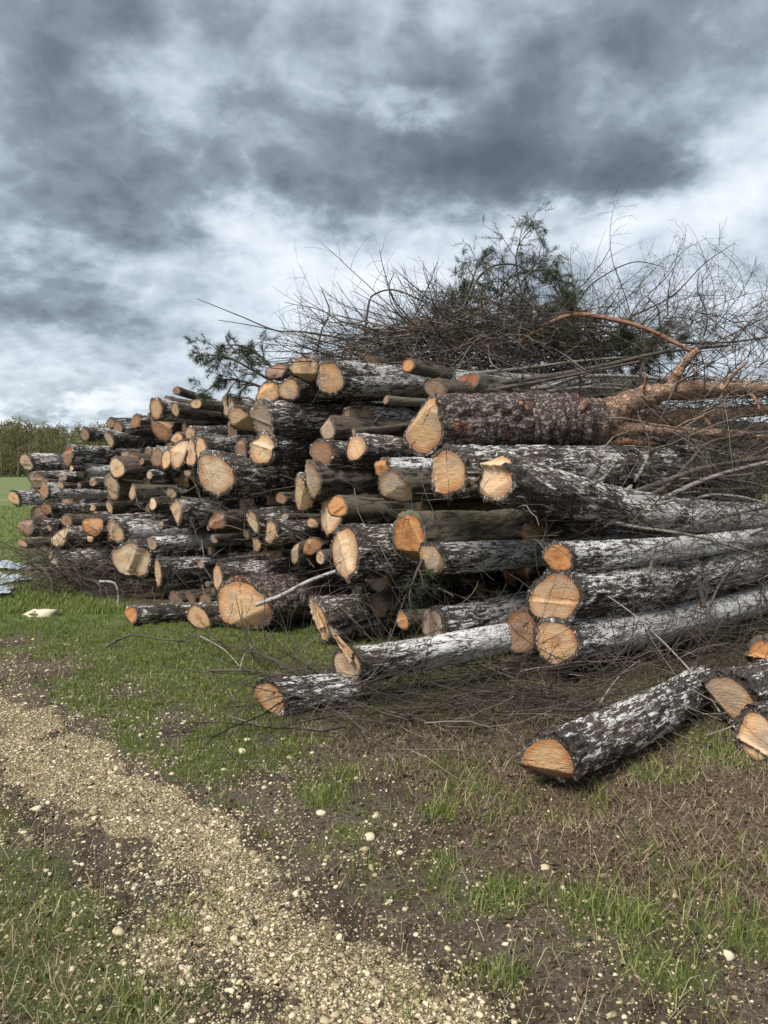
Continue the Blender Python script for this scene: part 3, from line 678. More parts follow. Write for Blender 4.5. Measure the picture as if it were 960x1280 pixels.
 (386, 683, 21, 20, 'D', 'orange', 'small orange wedge-shaped log end in a dark gap', dict(dd=.1, cut=[(W, 30, .2, 1), (W, 150, .2, 1)])),
 (400, 697, 10, 17, 'D', 'pale', 'tiny pale chip of a log end under the orange wedge-shaped one', dict(dd=.05)),
 (368, 692, 10, 25, 'D', 'tan', 'narrow log end at the back of the pine butt', dict(dd=.1)),
 (390, 654, 14, 12, 'D', 'amber', 'flat sawn log end in the shadow below the weathered grey one', dict(dd=.1)),
 (397, 777, 27, 48, 'B', 'amber', 'dark birch log with a splintered upright end at the foot of the pile', dict(dd=-.35, yaw=60, cut=[(S, 200, .15, .35, .12, .12)], white=.1, sp=[(402, 780, .05), (396, 765, .045), (391, 752, .03), (388, 743, .008)])),
 (472, 758, 18, 26, 'D', 'brown', 'dull brown log end low under the thick black birch', dict(dd=.1)),
 (503, 776, 16, 21, 'D', 'orange', 'small orange log end low beside the green sprig', dict(dd=.0)),
 (541, 783, 26, 41, 'M', 'grey', 'white birch with grey-brown end rising behind the loose ground logs', dict(dd=-.25, yaw=62, pit=4, white=.35)),
 (434, 832, 30, 42, 'W', 'amber', 'white birch log lying low in front with a long splinter on its cut', dict(d=4.92, yaw=68, pit=2.5, white=.12, wg=2.0, ln=1.22, cut=[(W, 300, .6, .5)], sp=[(438, 820, .035), (428, 806, .034), (418, 795, .026), (411, 783, .008)])),
 (337, 872, 39, 40, 'M', 'amber', 'short loose birch log foremost on the verge, round orange-tan cut', dict(d=4.85, yaw=62, pit=2.5, white=.26, ln=.60)),
 # pine end, round faces
 (560, 591, 44, 54, 'B', 'amber', 'round orange cut with a pale strip down one side, under the pine trunk', dict(d=5.4, cut=[(S, 180, .58, .05, .18, .13)])),
 (614, 595, 47, 60, 'B', 'pale', 'pointed pale cut of a rough birch sagging into the pile, ledge on top', dict(d=5.3, yaw=60, pit=-14, bend=(0, .75), ln=4.4, taper=.20, cut=[(S, 88, .48, .5, .35, .2), (W, 235, .62, .5), (W, 305, .62, .5)], white=.08, wg=.8, stubs=[(1.0, 75, .20, .014, 'P'), (1.25, 60, .36, .016, 'P'), (.8, 40, .16, .016, 'P'), (1.5, 20, .2, .016, 'P'), (1.35, -10, .15, .02, 'P')])),
 (697, 697, 39, 34, 'W', 'orange', 'orange round cut, topmost of the three stacked birch ends', dict(dd=-.1, yaw=60, ln=3.8, white=.50, pit=-.5, bend=(.1, .22), taper=.26)),
 (694, 747, 57, 60, 'M', 'amber', 'large orange cut with a stepped face, middle of the three stacked birch ends', dict(dd=-.1, yaw=59, ln=3.9, pit=0, bend=(-.1, .30), taper=.24, white=.14, cut=[(S, 270, .18, -.12, .06, .05)], stubs=[(1.3, 60, .34, .012, 'P'), (2.2, 70, .25, .018, 'P'), (1.7, 20, .15, .018, 'P')])),
 (694, 803, 51, 51, 'W', 'amber', 'orange cut with pale hinge strip, lowest of the three stacked birch ends', dict(dd=-.15, yaw=58, ln=4.2, bend=(0, .32), white=.32, wg=1.3, taper=.22, cut=[(S, 200, .45, .10, .12, .07)])),
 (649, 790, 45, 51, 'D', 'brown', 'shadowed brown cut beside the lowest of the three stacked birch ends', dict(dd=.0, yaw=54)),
 (684, 953, 66, 65, 'M', 'amber', 'lone near birch log on the grass, half-moon cut with undercut notch', dict(d=3.5, yaw=42, pit=-1, ln=1.9, white=.10, wg=.3, cut=[(W, 268, .28, 1.5)], taper=.02)),
 (908, 873, 58, 60, 'M', 'amber', 'half-round orange cut at the frame edge above the grass', dict(d=4.35, yaw=52, ln=1.8, white=.12, cut=[(W, 218, .42, 1.3)])),
 (947, 922, 50, 58, 'B', 'pale', 'pale cut with a ragged lower lip beside the half-round orange one', dict(d=4.15, yaw=52, ln=1.8, cut=[(S, 255, .45, .1, .2, .06)])),
 (957, 822, 44, 44, 'D', 'orange', 'split vivid orange log above the half-round cut at the frame edge', dict(d=4.75, yaw=54, ln=1.8, cut=[(W, 270, .0, .9), (S, 270, .0, .1, .3, .08)])),
 (972, 856, 40, 50, 'B', 'tan', 'tan log end under the split vivid orange log', dict(d=4.55, yaw=54, ln=1.8)),
 (517, 405, 15, 14, 'D', 'brown', 'short brown log end sitting high in the brushwood', dict(d=8.3, ln=.8, pit=-10)),
]
for e in LOGS:
    kw = dict(e[7])
    if 'stubs' in kw: kw['stubs'] = [(a, b, c_, d_, PALELIMB) for (a, b, c_, d_, _) in kw['stubs']]
    make_log(e[0], e[1], e[2], e[3], e[4], e[5], e[6], **kw)

# logs whose ends lie hidden, only their flanks show
make_log(520, 655, 40, 66, 'G', 'brown', 'big olive-barked trunk lying behind the leaf-shaped orange cut', d=6.9, yaw=60, ln=3.2)
make_log(556, 482, 26, 34, 'W', 'grey', 'white birch trunk lying behind and above the scaly pine trunk', d=7.3, yaw=63, ln=4.4, white=.62, pit=1.5)
make_log(395, 520, 30, 44, 'B', 'grey', 'long black birch trunk under the stout white-barked top log', d=7.9, yaw=52, ln=4.0, white=.12)
make_log(440, 530, 30, 46, 'B', 'grey', 'long flecked birch trunk running behind the pine trunk cut', d=7.4, yaw=54, ln=4.0, white=.16)
make_log(470, 720, 30, 46, 'B', 'grey', 'shadowed birch trunk beneath the tall rough oval cut', d=6.7, yaw=58, ln=3.2, white=.10)

make_log(640, 640, 30, 40, 'B', 'grey', 'dark trunk lying in the gap under the sagging birch', d=7.4, yaw=60, ln=3.6, white=.05, free=True)
make_log(650, 700, 30, 44, 'B', 'grey', 'dark trunk lying behind the three stacked birch ends', d=6.7, yaw=60, ln=3.6, white=.05, free=True)
make_log(640, 572, 30, 30, 'D', 'grey', 'dark trunk lying in the shade under the forked pine', d=7.9, yaw=61, ln=3.6, free=True)
make_log(700, 600, 30, 40, 'D', 'grey', 'dark trunk buried in the brush below the pine forks', d=7.9, yaw=62, ln=3.6, free=True)
make_log(690, 535, 30, 40, 'D', 'grey', 'dark trunk buried in the brush behind the pine forks', d=8.2, yaw=62, ln=3.6, free=True)
# dark fill of the stack
TOPX = [30, 85, 110, 190, 320, 380, 500, 600, 680]; TOPY = [590, 575, 555, 520, 500, 480, 490, 520, 560]
BOTX = [30, 150, 250, 400, 540, 690]; BOTY = [690, 715, 745, 750, 760, 740]
fill = 0; used = set(); MAIN = [(e[0], e[1], e[6]) for e in LOGS]
def near_label(px, py):
    for (qx, qy, lab) in sorted(MAIN, key=lambda q: (q[0] - px) ** 2 + (q[1] - py) ** 2):
        short = lab.split(',')[0].split(' with ')[0]; short = ' '.join(short.split()[:9])
        rel = ('above' if py < qy else 'below') if abs(py - qy) > abs(px - qx) else ('beside' if px > qx else 'behind')
        lb = 'shadowed log set back %s the %s' % (rel, short)
        if lb not in used and short.split()[-1] not in ('the', 'a', 'of', 'in', 'on', 'under', 'above', 'beside', 'two', 'just', 'beneath', 'its', 'and', 'over', 'at', 'to'): used.add(lb); return lb
    return 'shadowed log set back in a gap of the pile'
for _ in range(2600):
    if fill >= 72: break
    px = random.uniform(40, 690); y0 = np.interp(px, TOPX, TOPY); y1 = np.interp(px, BOTX, BOTY)
    py = random.uniform(y0, y1); d = float(np.interp(px, DX, DV)) + random.uniform(.7, 1.6)
    r = random.uniform(.075, .165); c = np.array(at(px, py, d)); yaw = float(np.interp(px, [0, 300, 500, 700], [42, 47, 52, 57])) + random.uniform(-6, 6)
    if c[2] - r < .03: continue
    ok = True
    for (c0, X0, R0, l0) in AX:
        for s_ in (0., .8):
            q = c + s_ * np.array([math.sin(R_(yaw)), math.cos(R_(yaw)), 0]); t = np.clip(np.dot(q - c0, X0), 0, l0)
            if np.linalg.norm(q - c0 - X0 * t) < (r + R0) * .80: ok = False; break
        if not ok: break
    if not ok: continue
    hp = 2 * r * FPX / d
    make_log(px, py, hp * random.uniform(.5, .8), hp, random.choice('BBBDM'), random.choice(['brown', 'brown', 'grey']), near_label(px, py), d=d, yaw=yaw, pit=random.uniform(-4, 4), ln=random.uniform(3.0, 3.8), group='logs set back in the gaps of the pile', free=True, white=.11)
    fill += 1
thin = 0
for _ in range(900):
    if thin >= 38: break
    px = random.choice([random.uniform(45, 340), random.uniform(45, 520)]); y0 = np.interp(px, TOPX, TOPY); y1 = np.interp(px, BOTX, BOTY)
    py = random.uniform(y0 + 8, y1); d = float(np.interp(px, DX, DV)) + random.uniform(-.1, .5); r = random.uniform(.028, .055); c = np.array(at(px, py, d)); yaw = float(np.interp(px, [0, 300, 500, 700], [42, 47, 52, 57])) + random.uniform(-14, 14)
    if c[2] - r < .03: continue
    ok = True
    for (c0, X0, R0, l0) in AX:
        t = np.clip(np.dot(c - c0, X0), -.1, l0)
        if np.linalg.norm(c - c0 - X0 * t) < r + R0 * .95: ok = False; break
    if not ok: continue
    hp = 2 * r * FPX / d; nl_ = near_label(px, py).replace('shadowed log set back', 'thin crooked pole')
    make_log(px, py, hp * random.uniform(.5, .9), hp, random.choice('BDDG'), random.choice(['brown', 'tan', 'grey']), nl_, d=d, yaw=yaw, pit=random.uniform(-6, 6), ln=random.uniform(1.2, 2.4), bend=(random.uniform(-.3, .3), random.uniform(-.15, .2)), group='thin poles between the logs', free=True, taper=.12)
    thin += 1
print('fill', fill, thin)

# ------------------------------------------------------------------ swept limbs
def limb_mesh(name, pts, r0, r1, k=28, sides=9, rough=.10, seed=1, white=None):
    P = smooth_path(pts, k)[None]; Rr = (np.linspace(r0, r1, k) if r1 is not None else np.interp(np.linspace(0, 1, k), np.linspace(0, 1, len(r0)), r0))[None] * (1 + (vn(np.stack([np.arange(k) * .7, np.full(k, seed * 3.3), np.zeros(k)], 1), seed) - .5)[None] * rough * 2)
    V, Fq = tubes(P, Rr, sides); n = len(V)
    cen = np.repeat(P[0], sides, 0); nz = fbm(V * np.array([26, 26, 26]) + seed, 2, seed) - .5
    V = V + (V - cen) * (nz * rough * 2)[:, None]
    caps = np.stack([np.arange(sides)[::-1], np.arange(n - sides, n)])
    at_ = None if white is None else dict(white=np.repeat(np.linspace(white[0], white[1], k), sides))
    return mesh_np(name, V, [Fq, caps], at_)
def pts3(lst): return [tuple(at(*p)) for p in lst]

# the scaly pine trunk with its forks: butt facing the track, crown end splitting in three
root = make_log(528, 533, 48, 68, 'P', 'amber', 'thick scaly felled pine with a pointed pale orange cut, forking into pinkish limbs', d=5.6, yaw=62, pit=3.5, ln=1.62, taper=.08, cut=[(W, 125, .35, 1.0), (W, 60, .75, .7)], name='felled_pine', lob=.06, white=.0)
root.children[1].color = (.76, .53, .27, 1)
inv = root.matrix_world.inverted()
def part_limb(nm, lst, rad, mat, white=None, **k):
    pts = [tuple(inv @ at(*p)) for p in lst]
    return link(nm, limb_mesh(nm, pts, rad, None, white=white, **k), mat, root)
part_limb('fork', [(655, 531, 6.03), (690, 530, 6.18), (722, 529, 6.32), (752, 523, 6.45), (790, 502, 6.62), (850, 488, 6.89), (960, 487, 7.45), (1060, 478, 7.9)], [.175, .192, .190, .155, .098, .080, .062, .045], PINE, (-.25, 1.7), sides=24, k=90, rough=.24)
part_limb('fork', [(700, 533, 6.25), (745, 533, 6.5), (790, 528, 6.75), (850, 522, 7.0), (960, 512, 7.5), (1050, 505, 7.8)], [.14, .115, .085, .072, .06, .045], PINE, (.2, 1.5), sides=16, k=60, rough=.22)
part_limb('fork', [(720, 541, 6.3), (760, 539, 6.42), (800, 537, 6.5), (870, 541, 6.6), (960, 545, 6.75), (1050, 548, 6.9)], [.11, .075, .055, .045, .035, .03], PINE, (.4, 1.4), sides=12, k=50, rough=.2)
part_limb('broken_stub', [(836, 494, 6.85), (846, 468, 6.8), (860, 448, 6.75), (873, 437, 6.72)], [.06, .045, .038, .028], PINE, (.7, .9), sides=9, k=18, rough=.2)
part_limb('branch_stub', [(718, 522, 6.22), (728, 510, 6.15), (737, 500, 6.1)], [.045, .036, .030], PINE, (.5, .7), sides=8, k=8)

for (lst, rad) in (([(800, 500, 6.6), (806, 482, 6.55), (808, 470, 6.5)], [.02, .016, .012]), ([(905, 487, 7.1), (915, 470, 7.05), (935, 452, 7.0)], [.018, .013, .008]), ([(880, 522, 7.05), (890, 535, 6.95), (893, 548, 6.9)], [.02, .015, .012]), ([(840, 540, 6.5), (856, 528, 6.42), (880, 520, 6.4)], [.016, .010, .006]), ([(935, 490, 7.2), (945, 500, 7.1), (950, 515, 7.05)], [.02, .016, .01]), ([(640, 516, 5.95), (646, 508, 5.9), (654, 504, 5.88)], [.03, .024, .02])):
    part_limb('branch_stub', lst, rad, PINELIMB, sides=7, k=8, rough=.2)

LIMBS = [
 ('pine_limb', [(660, 568, 6.5), (720, 572, 6.7), (790, 578, 6.9), (860, 580, 7.1)], .055, .035, PINELIMB, 'pinkish brown pine limb lying just under the scaly trunk'),
 ('pine_limb', [(770, 552, 7.0), (830, 560, 7.1), (900, 572, 7.2), (985, 575, 7.4)], .045, .03, PINELIMB, 'pinkish limb half hidden in needles below the forks'),
 ('birch_limb', [(600, 492, 7.4), (680, 484, 7.5), (720, 472, 7.5), (780, 470, 7.6), (850, 476, 7.8)], .028, .014, BIRCHLIMB, 'whitish crooked limb running over the top behind the pine forks'),
 ('birch_limb', [(640, 500, 7.3), (700, 487, 7.3), (760, 484, 7.4), (800, 492, 7.5)], .018, .010, BIRCHLIMB, 'slim whitish limb just under the crooked one behind the forks'),
 ('brown_limb', [(600, 482, 7.1), (690, 470, 7.2), (760, 456, 7.4), (830, 440, 7.5), (910, 432, 7.8)], .034, .012, LIMB, 'long grey-brown limb rising behind the pine trunk toward the sky'),
 ('brown_limb', [(600, 490, 7.0), (680, 476, 7.1), (750, 462, 7.3), (800, 452, 7.4)], .022, .012, LIMB, 'second grey-brown limb lying along the long rising one'),
 ('arching_limb', [(648, 430, 7.9), (675, 412, 7.8), (712, 394, 7.7), (760, 398, 7.6), (810, 412, 7.5), (866, 440, 7.3)], .030, .018, PINELIMB, 'reddish limb arching over the brushwood down to the broken stub'),
 ('arching_limb', [(585, 375, 8.6), (600, 345, 8.6), (622, 331, 8.6), (650, 333, 8.6), (678, 352, 8.6)], .016, .008, LIMB, 'dark branch arched through the green pine top'),
 ('sagging_limb', [(700, 632, 6.3), (760, 625, 6.2), (830, 602, 6.1), (880, 585, 6.2), (960, 572, 6.4), (1010, 566, 6.5)], .026, .016, LIMB, 'smooth brownish limb sweeping up from the sagging birch'),
 ('sagging_limb', [(780, 640, 6.15), (830, 622, 6.1), (880, 600, 6.1), (940, 582, 6.1), (1000, 570, 6.2)], .022, .014, PALELIMB, 'pale grey limb parallel below the smooth brownish one'),
 ('pale_stick', [(754, 648, 5.75), (790, 658, 5.7), (840, 665, 5.7), (892, 676, 5.7), (960, 697, 5.7), (1000, 708, 5.7)], .014, .008, PALELIMB, 'long pale crooked stick crossing in front of the white birch flanks'),
 ('upright_stick', [(811, 727, 5.6), (815, 700, 5.6), (822, 674, 5.62)], .014, .010, PALELIMB, 'short upright stick between two white birch flanks'),
 ('white_stick', [(320, 756, 7.0), (350, 745, 6.9), (385, 727, 6.85), (420, 714, 6.8)], .022, .016, BIRCHLIMB, 'white stick leaning across the cut of the big pine butt'),
 ('dark_stick', [(130, 810, 6.5), (163, 794, 6.5), (200, 799, 6.5), (240, 802, 6.5)], .012, .006, LIMB, 'dark bent stick on the grass in front of the lone black log'),
 ('white_stick', [(124, 727, 8.4), (143, 729, 8.4), (148, 745, 8.4), (147, 761, 8.4)], .014, .009, BIRCHLIMB, 'white hooked twig hanging below the twig heap'),
 ('brown_limb', [(262, 838, 5.7), (300, 838, 5.65), (350, 842, 5.6), (390, 848, 5.55)], .010, .006, LIMB, 'brown stick lying behind the short loose birch log'),
 ('dry_stick', [(300, 838, 5.6), (305, 820, 5.7), (318, 806, 5.8)], .007, .004, PALELIMB, 'pale forked twig standing in the grass by the loose birch log'),
 ('dry_stick', [(250, 795, 6.2), (280, 812, 6.0), (302, 836, 5.7)], .006, .004, PALELIMB, 'thin pale stick pointing from the pine butt to the forked twig'),
 ('dark_stick', [(480, 888, 4.6), (540, 905, 4.4), (600, 940, 4.1), (650, 960, 3.9)], .008, .005, LIMB, 'long dark rod reaching toward the lone near birch log'),
 ('dark_stick', [(250, 888, 4.8), (330, 878, 4.9), (400, 870, 5.1)], .006, .004, LIMB, 'thin dark rod lying under the short loose birch log'),
 ('brown_limb', [(560, 880, 5.0), (620, 872, 5.1), (700, 868, 5.2), (760, 862, 5.3)], .012, .007, LIMB, 'brown rod on the brush under the stacked birch ends'),
 ('dry_stick', [(860, 905, 4.4), (800, 900, 4.3), (720, 880, 4.6), (600, 830, 5.1)], .007, .004, LIMB, 'thin curved rod bowing past the half-round orange cut'),
 ('dry_stick', [(900, 890, 4.4), (860, 835, 4.7), (800, 775, 5.0), (760, 745, 5.2)], .007, .004, PALELIMB, 'thin pale rod slanting across the lowest white birch'),
 ('dry_stick', [(740, 895, 4.5), (770, 850, 4.8), (800, 825, 5.0)], .007, .004, PALELIMB, 'pale twig slanting up from the lone near birch log'),
 ('brown_limb', [(780, 690, 6.1), (860, 660, 6.2), (930, 640, 6.3), (1000, 628, 6.4)], .018, .010, LIMB, 'brownish limb in the dark gap under the sagging birch'),
 ('brown_limb', [(880, 760, 5.9), (876, 715, 6.0), (895, 690, 6.2), (960, 660, 6.4)], .022, .012, LIMB, 'bent dark limb rising from the middle stacked birch'),
 ('bare_branch', [(396, 440, 8.0), (403, 410, 8.0), (412, 390, 8.0), (402, 362, 8.0)], .012, .005, LIMB, 'dark forked twig standing straight up from the pile top'),
 ('bare_branch', [(440, 425, 8.2), (380, 415, 8.1), (345, 413, 8.1), (300, 395, 8.1), (245, 373, 8.1)], .013, .003, LIMB, 'long thin branch pointing out over the field end sky'),
 ('bare_branch', [(345, 413, 8.1), (310, 406, 8.1), (272, 400, 8.1)], .007, .003, LIMB, 'thin side shoot under the branch pointing over the field'),
 ('bare_branch', [(312, 455, 7.9), (296, 440, 7.9), (286, 430, 7.9), (282, 420, 7.9)], .013, .009, LIMB, 'short dark crook among the grey needle branch'),
 ('bare_branch', [(456, 420, 8.4), (460, 385, 8.4), (468, 368, 8.4), (500, 364, 8.4), (560, 395, 8.5)], .014, .007, LIMB, 'dark angular branch bent over the brushwood'),
 ('bare_branch', [(800, 470, 7.6), (812, 432, 7.7), (830, 428, 7.8), (910, 428, 8.0), (965, 420, 8.2)], .018, .008, LIMB, 'dark horizontal branch against the sky beside the broken stub'),
 ('bare_branch', [(715, 390, 8.4), (740, 355, 8.4), (790, 328, 8.4), (830, 334, 8.4)], .010, .004, LIMB, 'thin arched bare branch against the pale sky'),
 ('bare_branch', [(790, 395, 8.3), (840, 370, 8.3), (880, 330, 8.3), (918, 304, 8.3)], .010, .003, LIMB, 'straight bare branch slanting up to the sky'),
 ('bare_branch', [(825, 415, 8.2), (822, 385, 8.2), (810, 370, 8.2), (830, 350, 8.2), (852, 322, 8.2)], .010, .003, LIMB, 'kinked bare branch crossing the slanting one'),
 ('bare_branch', [(880, 420, 8.1), (884, 395, 8.1), (872, 362, 8.1), (874, 340, 8.1)], .010, .004, LIMB, 'upright wavy bare branch near the frame edge'),
 ('bare_branch', [(860, 440, 7.6), (900, 425, 7.7), (960, 395, 7.9), (1000, 380, 8.0)], .011, .004, LIMB, 'bare branch leaving the frame above the broken stub'),
 ('swept_branch', [(790, 505, 6.6), (805, 535, 6.45), (812, 560, 6.4), (800, 600, 6.35), (780, 640, 6.3)], .010, .014, LIMB, 'dark branch drooping in front of the pine forks'),
 ('swept_branch', [(866, 442, 6.9), (845, 480, 6.75), (822, 530, 6.5), (795, 560, 6.4), (770, 578, 6.4)], .010, .005, LIMB, 'thin dark twig hanging from the broken stub'),
 ('swept_branch', [(770, 636, 6.3), (830, 610, 6.2), (860, 580, 6.2), (890, 552, 6.3), (960, 540, 6.5), (1010, 536, 6.6)], .020, .010, LIMB, 'dark limb curving up through the needles below the forks'),
 ('swept_branch', [(760, 600, 6.6), (830, 606, 6.5), (900, 612, 6.5), (980, 606, 6.5)], .014, .008, LIMB, 'level dark limb under the smooth brownish one'),
 ('swept_branch', [(700, 586, 6.4), (780, 596, 6.4), (870, 598, 6.5), (960, 590, 6.6)], .012, .008, PALELIMB, 'long thin grey pole just below the pinkish limbs'),
 ('swept_branch', [(840, 640, 6.2), (880, 620, 6.15), (930, 622, 6.1), (990, 640, 6.1)], .014, .009, PALELIMB, 'pale bowed limb above the white part of the sagging birch'),
 ('swept_branch', [(690, 690, 6.3), (720, 672, 6.2), (750, 655, 6.1), (775, 640, 6.05)], .020, .016, LIMB, 'stout dark branch under the rough flank of the sagging birch'),
 ('swept_branch', [(640, 700, 6.2), (680, 688, 6.1), (720, 668, 6.0), (735, 655, 6.0)], .022, .018, LIMB, 'smooth dark branch beside the orange topmost birch end'),
 ('swept_branch', [(560, 470, 7.4), (640, 462, 7.5), (720, 452, 7.6), (790, 446, 7.8)], .020, .012, PALELIMB, 'greyish limb lying on top of the white birch trunk'),
 ('swept_branch', [(880, 780, 5.4), (900, 730, 5.6), (930, 700, 5.8), (980, 690, 5.9)], .012, .006, LIMB, 'dark twig curving over the lowest white birch flank'),
 ('swept_branch', [(610, 430, 7.7), (615, 455, 7.5), (640, 470, 7.4), (648, 480, 7.3)], .010, .005, PALELIMB, 'pale twig hanging down the face of the brushwood'),
 ('swept_branch', [(540, 420, 7.8), (575, 438, 7.6), (590, 460, 7.4), (596, 478, 7.3)], .009, .004, LIMB, 'dark twig bent down over the split reddish log end'),
]
for i, (nm, pts, r0, r1, m, lab) in enumerate(LIMBS):
    tag(link(nm, limb_mesh(nm, pts3(pts), r0, r1, k=30, sides=8, seed=i + 3), m), lab, 'stick' if 'stick' in nm else 'branch')

# ------------------------------------------------------------------ brushwood
def brush(name, S, D, Ln, r0, mat, label, m1=6, m2=0, curl=.22, grav=0., spread=.8, tint=(.0, 1.), k=8, l1=(.25, .55), floor=None):
    P = grow(S, D, Ln, k, curl, grav); Rr = r0[:, None] * np.linspace(1, .3, k)[None]
    if floor is not None:
        P[:, :, 2] = np.maximum(P[:, :, 2], floor)
    sets = [(P, Rr)]
    if m1: sets.append(kids(P, Rr, m1, l1[0], l1[1], 5, spread, curl * 1.2, grav))
    if m2: sets.append(kids(sets[1][0], sets[1][1], m2, .3, .6, 4, spread, curl * 1.2, grav))
    parts = []; tints = []
    for (p, r) in sets:
        if floor is not None: p[:, :, 2] = np.maximum(p[:, :, 2], floor)
        V, Fq = tubes(p, np.maximum(r, .0012), 3); parts.append((V, Fq)); tints.append(np.repeat(rng.uniform(tint[0], tint[1], len(p)) ** 1.6, p.shape[1] * 3))
    V, Fq = join(parts)
    return tag(link(name, mesh_np(name, V, [Fq], dict(tint=np.concatenate(tints))), mat), label, 'brushwood', None, 'stuff')
def starts(n, xr, yr, dr): 
    return np.array([tuple(at(rng.uniform(*xr), rng.uniform(*yr), rng.uniform(*dr))) for _ in range(n)])
def dirs(n, mean, sp): return unit(np.array(mean)[None] + rng.normal(size=(n, 3)) * np.array(sp)[None])
def U(a, b, n): return rng.uniform(a, b, n)

n = 760
tx = 400 + 380 * rng.beta(1.6, 1.5, n); top = np.interp(tx, [370, 450, 520, 640, 760, 800], [450, 420, 396, 386, 405, 430])
S = np.array([tuple(at(x, t + rng.uniform(0, 1) ** 1.0 * (472 - t), rng.uniform(7.5, 9.8))) for x, t in zip(tx, top)])
sg = np.where(rng.uniform(size=n) < .5, 1, -1)[:, None]
brush('brushwood', S, dirs(n, (.75, .5, .05), (.35, .5, .22)) * sg, U(.7, 1.5, n), U(.005, .012, n), TWIG, 'dense dark mass of twigs heaped on top of the log pile', 7, 0, .16, .02)
n = 100
S = starts(n, (480, 960), (400, 455), (7.6, 9.2))
brush('brushwood', S, dirs(n, (.25, .1, .9), (.7, .5, .3)), U(.35, .95, n), U(.003, .006, n), TWIG, 'thin bare shoots spraying up from the brushwood into the sky', 5, 2, .16, .03, .6)
n = 95
S = starts(n, (690, 980), (390, 450), (7.4, 8.8))
brush('brushwood', S, dirs(n, (.55, .1, .7), (.8, .5, .3)), U(.6, 1.3, n), U(.003, .007, n), TWIG, 'fine arching twigs against the sky above the pine forks', 7, 2, .20, .03, .7)
n = 26
S = starts(n, (370, 480), (430, 470), (7.6, 8.6))
brush('brushwood', S, dirs(n, (-.4, .1, .45), (.7, .5, .35)), U(.35, .8, n), U(.003, .006, n), TWIG, 'loose bare twigs above the topmost log ends', 5, 1, .20, .02, .7)
n = 900
S = starts(n, (700, 1080), (455, 720), (6.9, 9.0))
brush('brushwood', S, dirs(n, (.8, .35, .1), (.4, .5, .35)) * np.where(rng.uniform(size=n) < .6, 1, -1)[:, None], U(.6, 1.5, n), U(.004, .010, n), TWIG, 'tangled birch crowns filling the pile beyond the pine forks', 6, 0, .2, .02, tint=(.1, 1))
n = 210
S = starts(n, (740, 1020), (480, 730), (5.9, 7.0))
brush('brushwood', S, dirs(n, (.8, .3, .1), (.45, .5, .35)), U(.4, 1.1, n), U(.003, .007, n), TWIGP, 'dry brown twigs hanging out between the white birch flanks', 5, 0, .22, .04, tint=(.0, .9))
n = 240
S = starts(n, (720, 1000), (560, 850), (5.0, 5.9)); S[:, 2] = np.maximum(S[:, 2], .03)
brush('brushwood', S, dirs(n, (.7, .1, .15), (.6, .5, .5)), U(.3, .9, n), U(.002, .005, n), TWIG, 'fine dry twigs sticking out over the stacked birch flanks', 4, 0, .25, .05, .8, floor=.01, tint=(.0, .75))
# under the loose logs in front
n = 250
S = starts(n, (390, 780), (845, 930), (4.2, 6.0)); 
for i in range(n):
    g = ground_at(rng.uniform(370, 800), rng.uniform(835, 925)); S[i] = (g.x, g.y, rng.uniform(.02, .20))
brush('brushwood', S, dirs(n, (.85, -.25, .04), (.55, .5, .14)) * np.where(rng.uniform(size=n) < .5, 1, -1)[:, None], U(.5, 1.3, n), U(.003, .008, n), TWIG, 'dark brush spread on the ground beneath the loose birch logs', 5, 1, .16, .015, .6, floor=.01, tint=(.0, .8))
n = 90
S = np.zeros((n, 3))
for i in range(n):
    g = ground_at(rng.uniform(250, 960), rng.uniform(845, 960)); S[i] = (g.x, g.y, rng.uniform(.02, .16))
brush('brushwood', S, dirs(n, (.8, -.2, .10), (.7, .6, .2)), U(.4, 1.1, n), U(.002, .005, n), TWIGP, 'thin dry twigs strewn before the loose logs', 4, 0, .18, .03, .6, floor=.01, tint=(.1, .9))
n = 170
S = np.zeros((n, 3))
for i in range(n):
    g = ground_at(rng.uniform(730, 990), rng.uniform(770, 880)); S[i] = (g.x, g.y, rng.uniform(.02, .3))
brush('brushwood', S, dirs(n, (.6, -.2, .35), (.6, .6, .35)), U(.35, 1.0, n), U(.002, .006, n), TWIGP, 'twigs poking out below the lowest white birch', 4, 0, .2, .03, .6, floor=.01, tint=(.0, .65))
# twig heap at the field end
n = 650
S = np.zeros((n, 3))
for i in range(n):
    px = rng.uniform(25, 215); g = ground_at(px, rng.uniform(705, 752)); S[i] = (g.x, g.y + .3, rng.uniform(.02, .40))
brush('brushwood', S, dirs(n, (.7, -.3, .1), (.6, .5, .3)) * np.where(rng.uniform(size=n) < .5, 1, -1)[:, None], U(.4, 1.2, n), U(.004, .010, n), TWIG, 'muddy twig heap under the log ends by the puddles', 5, 0, .2, .03, .7, floor=.01, tint=(.1, 1))
# twigs caught between the log ends
n = 290
S = np.zeros((n, 3))
for i in range(n):
    px = rng.uniform(60, 330) if i < 190 else rng.uniform(330, 680); py = rng.uniform(590, 760); d = float(np.interp(px, DX, DV)) - rng.uniform(-.3, .35)
    S[i] = tuple(at(px, py, d))
brush('brushwood', S, dirs(n, (.6, -.2, -.1), (.7, .5, .5)), U(.3, .9, n), U(.0025, .006, n), TWIGP, 'dry twigs caught between the log ends', 3, 0, .2, .04, .7, tint=(.0, .8))

